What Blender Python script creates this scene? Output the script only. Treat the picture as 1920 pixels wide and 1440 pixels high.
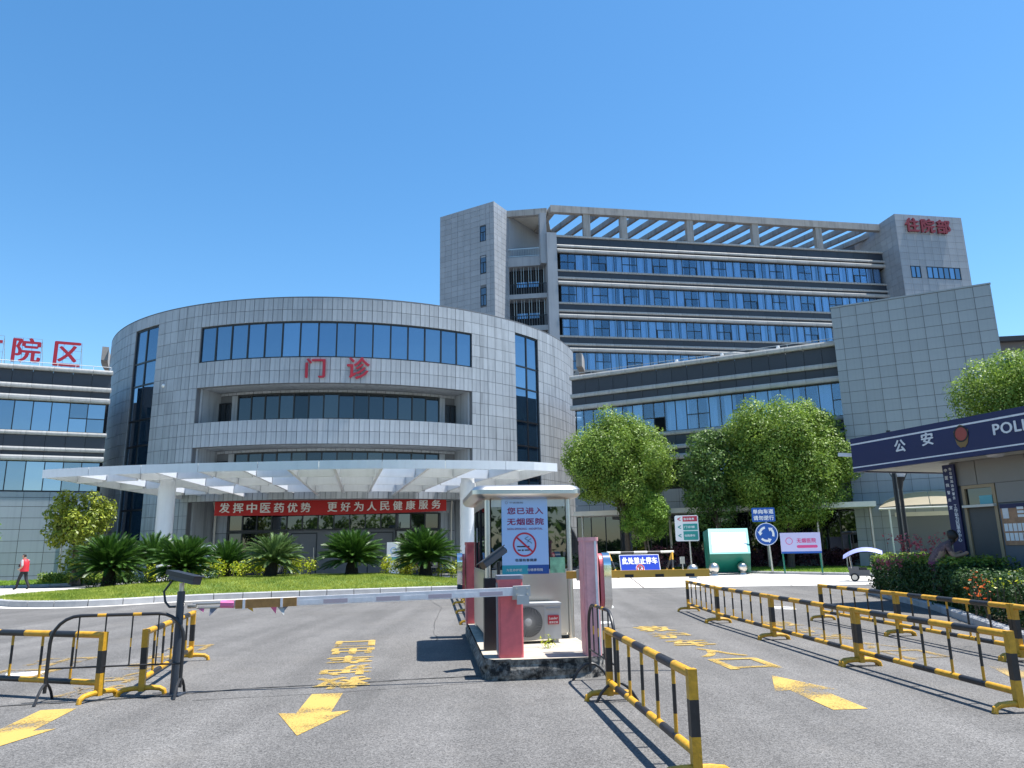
import bpy, bmesh, math, random
import numpy as np
from mathutils import Vector, Matrix, Euler
random.seed(7); rng = np.random.default_rng(11)
for o in list(bpy.data.objects): bpy.data.objects.remove(o)
S = bpy.context.scene; COL = S.collection
PI = math.pi; R = math.radians
# ------------------------------------------------------------------ camera
FPX = 1373.0; CH = 1.65; PITCH = R(12.6); ROLL = R(1.03)
_f = Vector((0, math.cos(PITCH), math.sin(PITCH))); _u0 = Vector((0, -math.sin(PITCH), math.cos(PITCH))); _r0 = Vector((1, 0, 0))
_r = _r0*math.cos(ROLL) - _u0*math.sin(ROLL); _u = _r0*math.sin(ROLL) + _u0*math.cos(ROLL)
CAM = Vector((0, 0, CH))
cd = bpy.data.cameras.new('camera'); cam = bpy.data.objects.new('camera', cd); COL.objects.link(cam)
cd.sensor_fit = 'HORIZONTAL'; cd.sensor_width = 36; cd.lens = 36*FPX/1920; cd.clip_end = 5000; cd.clip_start = .05
cam.matrix_world = Matrix(((_r.x, _u.x, -_f.x, 0), (_r.y, _u.y, -_f.y, 0), (_r.z, _u.z, -_f.z, CH), (0, 0, 0, 1)))
S.camera = cam
# ------------------------------------------------------------------ sky and sun
SUN = Vector((.315, .012, .949)).normalized()
w = bpy.data.worlds.new('World'); S.world = w; w.use_nodes = True
nt = w.node_tree; bg = nt.nodes['Background']
sk = nt.nodes.new('ShaderNodeTexSky'); sk.sky_type = 'NISHITA'; sk.sun_disc = False
sk.sun_elevation = math.asin(SUN.z); sk.sun_rotation = math.atan2(SUN.x, SUN.y)
sk.altitude = 0; sk.air_density = 1.0; sk.dust_density = .25; sk.ozone_density = 1.5
hs_ = nt.nodes.new('ShaderNodeHueSaturation'); hs_.inputs['Saturation'].default_value = 1.28; hs_.inputs['Hue'].default_value = .495; nt.links.new(sk.outputs[0], hs_.inputs['Color']); nt.links.new(hs_.outputs[0], bg.inputs[0]); bg.inputs[1].default_value = .107
sl = bpy.data.lights.new('sun', 'SUN'); sl.energy = 5.0; sl.angle = R(.53); sl.color = (1, .965, .91)
so = bpy.data.objects.new('sun', sl); COL.objects.link(so); so.location = (20, 0, 60)
so.rotation_euler = (-SUN).to_track_quat('-Z', 'Y').to_euler()
S.view_settings.view_transform = 'Standard'; S.view_settings.look = 'None'
S.view_settings.exposure = 1.05; S.view_settings.gamma = 1; S.view_settings.use_curve_mapping = False
# ------------------------------------------------------------------ pixel helpers (photo 1920x1440)
def ray(x, y): return _r*((x-960)/FPX) - _u*((y-720)/FPX) + _f
def G(x, y, z=0.0):
    d = ray(x, y); return CAM + d*((z-CH)/d.z)
def AT(x, y, Y):
    d = ray(x, y); return CAM + d*(Y/d.y)
def PX(p):
    d = Vector(p)-CAM; z = d.dot(_f); return (960+FPX*d.dot(_r)/z, 720-FPX*d.dot(_u)/z, z)
def HZ(x, y, P): return AT(x, y, P[1]).z
# ------------------------------------------------------------------ materials
M = {}
def node(nt, t, **k):
    n = nt.nodes.new(t)
    for a, b in k.items(): setattr(n, a, b)
    return n
def mat(name, col, rough=.6, metal=0., spec=.5, var=0., vscale=4., rnd=0., bump=0., bscale=40., coords='Object', streak=0., trans=0., coat=0., grime=None):
    m = bpy.data.materials.new(name); m.use_nodes = True; nt = m.node_tree; b = nt.nodes['Principled BSDF']; L = nt.links
    b.inputs['Roughness'].default_value = rough; b.inputs['Metallic'].default_value = metal; b.inputs['Specular IOR Level'].default_value = spec
    b.inputs['Coat Weight'].default_value = coat
    c = (*col, 1); b.inputs['Base Color'].default_value = c
    tc = node(nt, 'ShaderNodeTexCoord'); cur = None
    def mul(prev, fac):
        x = node(nt, 'ShaderNodeMix', data_type='RGBA', blend_type='MULTIPLY'); x.inputs[0].default_value = 1
        if prev is None: x.inputs[6].default_value = c
        else: L.new(prev, x.inputs[6])
        L.new(fac, x.inputs[7]); return x.outputs[2]
    def rmap(src, a, bb, lo, hi):
        r = node(nt, 'ShaderNodeMapRange'); r.inputs[1].default_value = a; r.inputs[2].default_value = bb; r.inputs[3].default_value = lo; r.inputs[4].default_value = hi
        L.new(src, r.inputs[0]); return r.outputs[0]
    if var:
        n = node(nt, 'ShaderNodeTexNoise'); n.inputs['Scale'].default_value = vscale; n.inputs['Detail'].default_value = 6; n.inputs['Roughness'].default_value = .65
        L.new(tc.outputs[coords], n.inputs['Vector']); cur = mul(cur, rmap(n.outputs[0], .3, .7, 1-var, 1+var))
    if streak:
        mp = node(nt, 'ShaderNodeMapping'); mp.inputs['Scale'].default_value = (2.6, 2.6, .12); L.new(tc.outputs['Object'], mp.inputs[0])
        n = node(nt, 'ShaderNodeTexNoise'); n.inputs['Scale'].default_value = 1.6; n.inputs['Detail'].default_value = 5; L.new(mp.outputs[0], n.inputs['Vector'])
        cur = mul(cur, rmap(n.outputs[0], .5, .78, 1, 1-streak))
    if rnd:
        g = node(nt, 'ShaderNodeNewGeometry'); oi = node(nt, 'ShaderNodeObjectInfo')
        a = node(nt, 'ShaderNodeMath', operation='ADD'); L.new(g.outputs['Random Per Island'], a.inputs[0]); L.new(oi.outputs['Random'], a.inputs[1])
        fr = node(nt, 'ShaderNodeMath', operation='FRACT'); L.new(a.outputs[0], fr.inputs[0])
        cur = mul(cur, rmap(fr.outputs[0], 0, 1, 1-rnd, 1+rnd))
    if cur is not None: L.new(cur, b.inputs['Base Color'])
    if bump:
        n = node(nt, 'ShaderNodeTexNoise'); n.inputs['Scale'].default_value = bscale; n.inputs['Detail'].default_value = 4; L.new(tc.outputs[coords], n.inputs['Vector'])
        bp = node(nt, 'ShaderNodeBump'); bp.inputs['Strength'].default_value = bump; bp.inputs['Distance'].default_value = .02; L.new(n.outputs[0], bp.inputs['Height']); L.new(bp.outputs[0], b.inputs['Normal'])
    M[name] = m; return m
def leafmat(name, dark, light, rough=.45, tr=.3, hue2=None, patch=0):
    m = bpy.data.materials.new(name); m.use_nodes = True; nt = m.node_tree; b = nt.nodes['Principled BSDF']; L = nt.links; out = nt.nodes['Material Output']
    g = node(nt, 'ShaderNodeNewGeometry'); cr = node(nt, 'ShaderNodeValToRGB'); e = cr.color_ramp.elements
    e[0].color = (*dark, 1); e[1].color = (*light, 1)
    if hue2: x = cr.color_ramp.elements.new(.93); x.color = (*light, 1); e[-1].color = (*hue2, 1)
    oi = node(nt, 'ShaderNodeObjectInfo'); a = node(nt, 'ShaderNodeMath', operation='ADD'); L.new(g.outputs['Random Per Island'], a.inputs[0]); L.new(oi.outputs['Random'], a.inputs[1])
    fr = node(nt, 'ShaderNodeMath', operation='FRACT'); L.new(a.outputs[0], fr.inputs[0])
    
    fac = fr.outputs[0]
    if patch:
        tc = node(nt, 'ShaderNodeTexCoord'); nz = node(nt, 'ShaderNodeTexNoise'); nz.inputs['Scale'].default_value = patch; nz.inputs['Detail'].default_value = 5; L.new(tc.outputs['Object'], nz.inputs['Vector'])
        rr = node(nt, 'ShaderNodeMapRange'); rr.inputs[1].default_value = .3; rr.inputs[2].default_value = .7; L.new(nz.outputs[0], rr.inputs[0])
        mm = node(nt, 'ShaderNodeMix'); mm.inputs[0].default_value = .7 if 'grass' in name else .5; L.new(fac, mm.inputs[2]); L.new(rr.outputs[0], mm.inputs[3]); fac = mm.outputs[0]
    L.new(fac, cr.inputs[0]); L.new(cr.outputs[0], b.inputs['Base Color']); b.inputs['Roughness'].default_value = rough; b.inputs['Specular IOR Level'].default_value = .35
    t = node(nt, 'ShaderNodeBsdfTranslucent'); L.new(cr.outputs[0], t.inputs[0]); mx = node(nt, 'ShaderNodeMixShader'); mx.inputs[0].default_value = tr
    L.new(b.outputs[0], mx.inputs[1]); L.new(t.outputs[0], mx.inputs[2]); L.new(mx.outputs[0], out.inputs[0]); M[name] = m; return m
def glassmat(name, base, refl=.5, tint=(.8, .9, 1), transp=None, wob=0.):
    m = bpy.data.materials.new(name); m.use_nodes = True; nt = m.node_tree; L = nt.links; out = nt.nodes['Material Output']; nt.nodes.remove(nt.nodes['Principled BSDF'])
    gl = node(nt, 'ShaderNodeBsdfGlossy'); gl.inputs[0].default_value = (*tint, 1); gl.inputs['Roughness'].default_value = .015
    if transp: d = node(nt, 'ShaderNodeBsdfTransparent'); d.inputs[0].default_value = (*transp, 1)
    else: d = node(nt, 'ShaderNodeBsdfDiffuse'); d.inputs[0].default_value = (*base, 1)
    fr = node(nt, 'ShaderNodeLayerWeight'); fr.inputs[0].default_value = .35
    mr = node(nt, 'ShaderNodeMapRange'); mr.inputs[3].default_value = refl; mr.inputs[4].default_value = min(1, refl+.5); L.new(fr.outputs['Fresnel'], mr.inputs[0])
    oi = node(nt, 'ShaderNodeObjectInfo'); vr = node(nt, 'ShaderNodeMapRange'); vr.inputs[3].default_value = .72; vr.inputs[4].default_value = 1.2; L.new(oi.outputs['Random'], vr.inputs[0])
    mu = node(nt, 'ShaderNodeMath', operation='MULTIPLY'); L.new(mr.outputs[0], mu.inputs[0]); L.new(vr.outputs[0], mu.inputs[1])
    mx = node(nt, 'ShaderNodeMixShader'); L.new(mu.outputs[0], mx.inputs[0]); L.new(d.outputs[0], mx.inputs[1]); L.new(gl.outputs[0], mx.inputs[2]); L.new(mx.outputs[0], out.inputs[0])
    if wob:
        tc = node(nt, 'ShaderNodeTexCoord'); n = node(nt, 'ShaderNodeTexNoise'); n.inputs['Scale'].default_value = .9; n.inputs['Detail'].default_value = 1; L.new(tc.outputs['Object'], n.inputs['Vector'])
        bp = node(nt, 'ShaderNodeBump'); bp.inputs['Strength'].default_value = wob; bp.inputs['Distance'].default_value = .05; L.new(n.outputs[0], bp.inputs['Height']); L.new(bp.outputs[0], gl.inputs['Normal'])
    M[name] = m; return m
mat('panel', (.335, .365, .40), .5, rnd=.085, var=.09, vscale=.5, streak=.5)
mat('panel_box', (.26, .30, .33), .5, rnd=.05, var=.05, vscale=.6, streak=.1)
mat('panel_tower', (.30, .325, .36), .55, rnd=.07, var=.06, vscale=.6, streak=.15)
mat('backing', (.13, .14, .155), .8)
mat('slate', (.03, .037, .052), .45, rnd=.1, var=.12, vscale=1.2)
mat('ledge', (.40, .395, .385), .6, var=.12, vscale=1.5, rnd=.05, streak=.35)
mat('concrete_beam', (.36, .34, .32), .75, var=.15, vscale=.8, streak=.5)
mat('frame', (.012, .014, .018), .4)
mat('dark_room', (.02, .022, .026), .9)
mat('curtain', (.74, .78, .84), .85, var=.06, vscale=2)
mat('curtain_pink', (.5, .36, .33), .85)
glassmat('glass_blue', (.012, .03, .055), .36, (.58, .75, .95), wob=.06)
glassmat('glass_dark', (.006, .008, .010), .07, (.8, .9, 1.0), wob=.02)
glassmat('glass_clear', None, .13, (.72, .86, 1.0), transp=(.72, .84, .95), wob=.02)
mat('white_metal', (.66, .68, .71), .35, var=.03, vscale=2, streak=.08)
mat('white_paint', (.8, .8, .8), .5)
mat('offwhite', (.62, .6, .54), .6, var=.06, vscale=2)
mat('sign_red', (.36, .012, .03), .45)
mat('sign_red_dull', (.22, .02, .03), .5, var=.2, vscale=3)
mat('banner_red', (.42, .012, .012), .65, var=.06, vscale=3, bump=.15, bscale=3)
mat('banner_white', (.75, .72, .70), .7)
mat('asphalt_ground', (.13, .13, .13), .9)
mat('kerb', (.34, .34, .345), .8, var=.12, vscale=3, rnd=.1, bump=.2, bscale=60)
mat('paving', (.50, .48, .45), .85, var=.1, vscale=1.2, rnd=.05, bump=.15, bscale=50)
mat('soil', (.07, .05, .035), .95, var=.3, vscale=6)
mat('lawn_base', (.09, .15, .028), .9, var=.35, vscale=2.5)
leafmat('grass', (.10, .19, .016), (.42, .45, .07), .6, .35, patch=1.1)
leafmat('grass_far', (.08, .19, .02), (.30, .42, .05), .6, .35, patch=.8)
leafmat('leaf_camphor', (.035, .09, .012), (.30, .43, .07), .5, .34, hue2=(.44, .52, .15), patch=.75)
leafmat('leaf_round', (.05, .13, .012), (.26, .42, .055), .6, .32)
leafmat('leaf_cone', (.02, .055, .013), (.16, .27, .06), .5, .3, hue2=(.34, .44, .18), patch=.9)
leafmat('leaf_yellow', (.06, .12, .014), (.40, .44, .05), .45, .32, patch=1.2)
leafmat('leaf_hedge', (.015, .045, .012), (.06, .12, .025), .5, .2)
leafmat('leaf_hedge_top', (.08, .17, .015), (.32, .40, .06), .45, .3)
leafmat('leaf_gold', (.2, .3, .012), (.58, .58, .035), .45, .35)
leafmat('leaf_purple', (.04, .014, .022), (.15, .055, .075), .5, .25)
leafmat('leaf_red', (.30, .04, .05), (.55, .16, .20), .5, .3)
leafmat('flower_orange', (.55, .06, .015), (.75, .2, .03), .5, .3)
leafmat('frond', (.016, .05, .010), (.085, .18, .026), .4, .18)
leafmat('frond_pale', (.05, .10, .025), (.16, .24, .08), .4, .2)
mat('bark', (.09, .07, .055), .95, var=.3, vscale=8, bump=.6, bscale=25)
mat('cycad_trunk', (.025, .018, .012), .95, var=.4, vscale=14, bump=1., bscale=30)
mat('yellow', (.52, .275, .014), .45, var=.22, vscale=16, coat=.1, bump=.12, bscale=45)
mat('black_paint', (.016, .016, .018), .45, var=.35, vscale=22, coat=.05)
mat('dark_steel', (.035, .045, .062), .38)
mat('black_plastic', (.015, .016, .02), .35)
mat('steel', (.60, .57, .53), .33, 1., var=.05, vscale=2)
mat('steel_brushed', (.52, .50, .47), .36, .9, var=.1, vscale=3)
mat('chrome', (.75, .75, .75), .08, 1.)
mat('housing_red', (.58, .115, .135), .4, var=.12, vscale=9, streak=.3, coat=.3)
mat('housing_pink', (.68, .33, .34), .5, var=.14, vscale=8, streak=.3)
mat('housing_grey', (.16, .17, .22), .45)
mat('boom_white', (.70, .69, .71), .4, var=.12, vscale=9)
mat('reflect_pink', (.46, .38, .42), .4)
mat('brown_tape', (.30, .16, .05), .35, var=.25, vscale=14)
mat('pink_tape', (.62, .14, .32), .4)
mat('yellow_boom', (.66, .36, .05), .45, var=.06, vscale=5)
mat('ac_white', (.40, .41, .41), .45, var=.04, vscale=5)
mat('ac_grille', (.30, .30, .29), .5)
mat('island_top', (.38, .34, .28), .85, var=.3, vscale=5, bump=.3, bscale=40)
mat('poster_blue', (.36, .53, .80), .4)
mat('poster_teal', (.02, .28, .36), .4)
mat('poster_navy', (.012, .07, .28), .4)
mat('poster_green', (.20, .42, .26), .5, var=.4, vscale=9)
mat('plum', (.26, .012, .09), .5)
mat('ink', (.02, .02, .03), .5)
mat('ink_grey', (.2, .22, .3), .5)
mat('prohibit_red', (.5, .02, .05), .45)
mat('sign_blue', (.016, .05, .42), .4)
mat('traffic_blue', (.012, .09, .38), .4)
mat('sign_teal', (.02, .30, .27), .4)
mat('board_green', (.005, .14, .095), .35, var=.08, vscale=3)
mat('board_mint', (.06, .36, .33), .35)
mat('lilac', (.52, .50, .72), .4)
mat('magenta', (.62, .06, .22), .4)
mat('police_blue', (.008, .012, .075), .5, var=.05, vscale=2)
mat('emblem_gold', (.2, .11, .025), .4)
mat('emblem_red', (.33, .045, .03), .4)
mat('booth_wall', (.25, .235, .22), .6, rnd=.04, var=.04, vscale=2)
mat('booth_pillar', (.11, .12, .14), .55, var=.05, vscale=2)
mat('door_grey', (.085, .083, .08), .6, var=.06, vscale=4)
mat('door_frame', (.34, .25, .15), .5)
mat('cyan_sheet', (.12, .40, .46), .5)
mat('notice_brown', (.38, .20, .11), .5, var=.35, vscale=7)
mat('skin', (.42, .24, .16), .55)
mat('hair', (.012, .010, .009), .5)
mat('vest_red', (.55, .02, .035), .6, var=.08, vscale=12)
mat('trousers_black', (.014, .014, .017), .75)
mat('shirt_grey', (.38, .37, .37), .75)
mat('shoe', (.015, .013, .013), .5)
mat('blouse', (.15, .085, .085), .8, var=.6, vscale=22)
mat('skirt_purple', (.11, .02, .07), .8)
mat('umbrella', (.26, .29, .62), .5)
mat('clear_sheet', (.42, .40, .36), .3)
mat('vehicle_grey', (.12, .115, .12), .45)
mat('tyre', (.015, .015, .015), .8)
mat('awning', (.58, .50, .38), .4, var=.05, vscale=2)
mat('far_roof', (.05, .05, .055), .7); mat('far_wall', (.16, .15, .15), .8)
mat('curtain_white', (.72, .72, .72), .8)
mat('tar', (.018, .018, .018), .7)
mat('photo_skin', (.4, .25, .2), .5)
# asphalt with aggregate speckle, stains and paler worn patches
def asphalt():
    m = bpy.data.materials.new('asphalt'); m.use_nodes = True; nt = m.node_tree; b = nt.nodes['Principled BSDF']; L = nt.links
    tc = node(nt, 'ShaderNodeTexCoord')
    def noise(sc, det=4, ro=.6):
        n = node(nt, 'ShaderNodeTexNoise'); n.inputs['Scale'].default_value = sc; n.inputs['Detail'].default_value = det; n.inputs['Roughness'].default_value = ro
        L.new(tc.outputs['Object'], n.inputs['Vector']); return n.outputs[0]
    def mr(src, a, bb, lo, hi):
        r = node(nt, 'ShaderNodeMapRange'); r.inputs[1].default_value = a; r.inputs[2].default_value = bb; r.inputs[3].default_value = lo; r.inputs[4].default_value = hi; L.new(src, r.inputs[0]); return r.outputs[0]
    def mul(a, bb):
        x = node(nt, 'ShaderNodeMath', operation='MULTIPLY'); L.new(a, x.inputs[0]); L.new(bb, x.inputs[1]); return x.outputs[0]
    v = node(nt, 'ShaderNodeTexVoronoi'); v.inputs['Scale'].default_value = 95; L.new(tc.outputs['Object'], v.inputs['Vector'])
    sp = node(nt, 'ShaderNodeSeparateColor'); L.new(v.outputs['Color'], sp.inputs[0])
    grain = mul(mr(sp.outputs[0], 0, 1, .5, 1.55), mr(noise(28, 3), .3, .7, .82, 1.18))
    big = mul(mr(noise(.35, 5), .3, .7, .84, 1.14), mr(noise(1.7, 5, .7), .3, .72, .9, 1.1))
    mp = node(nt, 'ShaderNodeMapping'); mp.inputs['Scale'].default_value = (1.1, .07, 1); mp.inputs['Rotation'].default_value = (0, 0, R(-5)); L.new(tc.outputs['Object'], mp.inputs[0])
    tn = node(nt, 'ShaderNodeTexNoise'); tn.inputs['Scale'].default_value = 1.3; tn.inputs['Detail'].default_value = 4; L.new(mp.outputs[0], tn.inputs['Vector'])
    st = node(nt, 'ShaderNodeTexNoise'); st.inputs['Scale'].default_value = .9; st.inputs['Detail'].default_value = 7; st.inputs['Roughness'].default_value = .8; L.new(tc.outputs['Object'], st.inputs['Vector'])
    big = mul(mul(big, mr(tn.outputs[0], .35, .65, .82, 1.14)), mr(st.outputs[0], .6, .74, 1, .72))
    val = mul(grain, big)
    h = node(nt, 'ShaderNodeCombineColor')
    for i, c in enumerate((.114, .110, .106)):
        x = node(nt, 'ShaderNodeMath', operation='MULTIPLY'); x.inputs[1].default_value = c; L.new(val, x.inputs[0]); L.new(x.outputs[0], h.inputs[i])
    # dusty warm patches
    mx = node(nt, 'ShaderNodeMix', data_type='RGBA'); L.new(mr(noise(.55, 6, .7), .55, .8, 0, .35), mx.inputs[0]); L.new(h.outputs[0], mx.inputs[6]); mx.inputs[7].default_value = (.18, .163, .142, 1)
    L.new(mx.outputs[2], b.inputs['Base Color']); b.inputs['Roughness'].default_value = .82; b.inputs['Specular IOR Level'].default_value = .35
    bp = node(nt, 'ShaderNodeBump'); bp.inputs['Strength'].default_value = .55; bp.inputs['Distance'].default_value = .006; L.new(v.outputs['Distance'], bp.inputs['Height']); L.new(bp.outputs[0], b.inputs['Normal'])
    M['asphalt'] = m
asphalt()
def wornpaint(name, col, wear):
    m = bpy.data.materials.new(name); m.use_nodes = True; nt = m.node_tree; b = nt.nodes['Principled BSDF']; L = nt.links; out = nt.nodes['Material Output']
    tc = node(nt, 'ShaderNodeTexCoord')
    n1 = node(nt, 'ShaderNodeTexNoise'); n1.inputs['Scale'].default_value = 42; n1.inputs['Detail'].default_value = 5; n1.inputs['Roughness'].default_value = .75; L.new(tc.outputs['Object'], n1.inputs['Vector'])
    n2 = node(nt, 'ShaderNodeTexNoise'); n2.inputs['Scale'].default_value = 1.3; n2.inputs['Detail'].default_value = 3; L.new(tc.outputs['Object'], n2.inputs['Vector'])
    a = node(nt, 'ShaderNodeMath', operation='ADD'); L.new(n1.outputs[0], a.inputs[0]); L.new(n2.outputs[0], a.inputs[1])
    r = node(nt, 'ShaderNodeMapRange'); r.inputs[1].default_value = wear-.09; r.inputs[2].default_value = wear+.09; L.new(a.outputs[0], r.inputs[0])
    t = node(nt, 'ShaderNodeBsdfTransparent'); mx = node(nt, 'ShaderNodeMixShader')
    b.inputs['Base Color'].default_value = (*col, 1); b.inputs['Roughness'].default_value = .7
    L.new(r.outputs[0], mx.inputs[0]); L.new(t.outputs[0], mx.inputs[1]); L.new(b.outputs[0], mx.inputs[2]); L.new(mx.outputs[0], out.inputs[0]); M[name] = m
wornpaint('road_yellow', (.42, .28, .065), .93); wornpaint('road_yellow_faded', (.36, .25, .09), 1.05); wornpaint('road_yellow_text', (.42, .285, .07), .95); wornpaint('road_white', (.6, .6, .58), .98)
def rockmat():
    m = mat('island_side', (.085, .08, .075), .95, bump=1., bscale=9); nt = m.node_tree; b = nt.nodes['Principled BSDF']; L = nt.links
    tc = node(nt, 'ShaderNodeTexCoord'); n = node(nt, 'ShaderNodeTexNoise'); n.inputs['Scale'].default_value = 7; n.inputs['Detail'].default_value = 8; n.inputs['Roughness'].default_value = .75; L.new(tc.outputs['Object'], n.inputs['Vector'])
    cr = node(nt, 'ShaderNodeValToRGB'); e = cr.color_ramp.elements; e[0].position = .42; e[0].color = (.016, .016, .016, 1); e[1].position = .66; e[1].color = (.33, .31, .28, 1); L.new(n.outputs[0], cr.inputs[0]); L.new(cr.outputs[0], b.inputs['Base Color'])
rockmat()
def canopymat():
    m = bpy.data.materials.new('canopy_sheet'); m.use_nodes = True; nt = m.node_tree; b = nt.nodes['Principled BSDF']; out = nt.nodes['Material Output']
    b.inputs['Base Color'].default_value = (.8, .82, .82, 1); b.inputs['Roughness'].default_value = .4
    t = node(nt, 'ShaderNodeBsdfTranslucent'); t.inputs[0].default_value = (.75, .78, .78, 1); mx = node(nt, 'ShaderNodeMixShader'); mx.inputs[0].default_value = .5
    nt.links.new(b.outputs[0], mx.inputs[1]); nt.links.new(t.outputs[0], mx.inputs[2]); nt.links.new(mx.outputs[0], out.inputs[0]); M['canopy_sheet'] = m
canopymat()
def awningmat():
    m = M['awning']; nt = m.node_tree; b = nt.nodes['Principled BSDF']; out = nt.nodes['Material Output']
    t = node(nt, 'ShaderNodeBsdfTranslucent'); t.inputs[0].default_value = (.75, .66, .5, 1); mx = node(nt, 'ShaderNodeMixShader'); mx.inputs[0].default_value = .55
    nt.links.new(b.outputs[0], mx.inputs[1]); nt.links.new(t.outputs[0], mx.inputs[2]); nt.links.new(mx.outputs[0], out.inputs[0])
awningmat()
# ------------------------------------------------------------------ mesh builder
class MB:
    def __init__(s): s.v = []; s.f = []; s.m = []
    def quad(s, *p, m=0):
        i = len(s.v); s.v += [tuple(q) for q in p]; s.f.append(tuple(range(i, i+len(p)))); s.m.append(m); return s
    def box(s, x0, x1, y0, y1, z0, z1, m=0, T=None):
        i = len(s.v); P = [(x, y, z) for z in (z0, z1) for y in (y0, y1) for x in (x0, x1)]
        if T is not None: P = [tuple(T @ Vector(p)) for p in P]
        s.v += P
        for f in ((0, 2, 3, 1), (4, 5, 7, 6), (0, 1, 5, 4), (2, 6, 7, 3), (0, 4, 6, 2), (1, 3, 7, 5)): s.f.append(tuple(i+k for k in f)); s.m.append(m)
        return s
    def prism(s, poly, z0, z1, m=0, T=None):
        n = len(poly); i = len(s.v); P = [(x, y, z) for z in (z0, z1) for x, y in poly]
        if T is not None: P = [tuple(T @ Vector(p)) for p in P]
        s.v += P; s.f.append(tuple(i+k for k in range(n-1, -1, -1))); s.m.append(m); s.f.append(tuple(i+n+k for k in range(n))); s.m.append(m)
        for k in range(n): s.f.append((i+k, i+(k+1) % n, i+n+(k+1) % n, i+n+k)); s.m.append(m)
        return s
    def tube(s, pts, r, n=8, m=0, caps=True, mats=None):
        pts = [Vector(p) for p in pts]; rs = r if isinstance(r, (list, tuple)) else [r]*len(pts); base = len(s.v); up = None
        for k, p in enumerate(pts):
            d = (pts[min(k+1, len(pts)-1)]-pts[max(k-1, 0)]).normalized()
            if up is None: up = Vector((0, 0, 1)) if abs(d.z) < .9 else Vector((0, 1, 0))
            a = d.cross(up).normalized(); b = a.cross(d).normalized(); up = b
            for j in range(n):
                t = 2*PI*(j+.5)/n; s.v.append(tuple(p + a*(math.cos(t)*rs[k]) + b*(math.sin(t)*rs[k])))
        for k in range(len(pts)-1):
            for j in range(n):
                s.f.append((base+k*n+j, base+k*n+(j+1) % n, base+(k+1)*n+(j+1) % n, base+(k+1)*n+j)); s.m.append(mats[k] if mats else m)
        if caps:
            s.f.append(tuple(base+j for j in range(n-1, -1, -1))); s.m.append(mats[0] if mats else m); e = base+(len(pts)-1)*n
            s.f.append(tuple(e+j for j in range(n))); s.m.append(mats[-1] if mats else m)
        return s
    def lathe(s, prof, c=(0, 0, 0), n=20, m=0, T=None):
        base = len(s.v); k = len(prof)
        for i in range(n):
            a = 2*PI*i/n
            for r, z in prof:
                p = (c[0]+r*math.cos(a), c[1]+r*math.sin(a), c[2]+z)
                s.v.append(tuple(T @ Vector(p)) if T is not None else p)
        for i in range(n):
            j = (i+1) % n
            for q in range(k-1): s.f.append((base+i*k+q, base+j*k+q, base+j*k+q+1, base+i*k+q+1)); s.m.append(m)
        return s
    def mesh(s, name, mats, smooth=False):
        me = bpy.data.meshes.new(name); me.from_pydata(s.v, [], s.f)
        for x in (mats if isinstance(mats, (list, tuple)) else [mats]): me.materials.append(M[x])
        me.polygons.foreach_set('material_index', s.m)
        if smooth:
            me.polygons.foreach_set('use_smooth', [True]*len(s.f)); me.set_sharp_from_angle(angle=R(35))
        me.update(); return me
    def build(s, name, mats, parent=None, smooth=False, frame=None): return ob(name, s.mesh(name, mats, smooth), parent, frame)
WM = {}
def ob(name, me, parent=None, frame=None):
    o = bpy.data.objects.new(name, me); COL.objects.link(o)
    if parent is not None: o.parent = parent
    if frame is not None: o.matrix_basis = (WM[parent.name].inverted() @ frame) if parent is not None and parent.name in WM else frame
    return o
def tag(o, label, cat, group=None):
    o['label'] = label; o['category'] = cat
    if group: o['group'] = group
    return o
def FR(x, y, z=0, th=0): return Matrix.Translation((x, y, z)) @ Matrix.Rotation(th, 4, 'Z')
def thing(name, frame, label, cat, group=None):
    o = bpy.data.objects.new(name, None); COL.objects.link(o); o.empty_display_size = .3; o.matrix_basis = frame; WM[o.name] = frame.copy(); return tag(o, label, cat, group)
def struct(o): o['kind'] = 'structure'; return o
def stuff(o, label=None, cat=None):
    o['kind'] = 'stuff'
    if label: o['label'] = label; o['category'] = cat
    return o
def copytree(src, parent=None):
    c = src.copy(); COL.objects.link(c); c.parent = parent
    for ch in list(src.children): copytree(ch, c)
    return c
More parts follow.
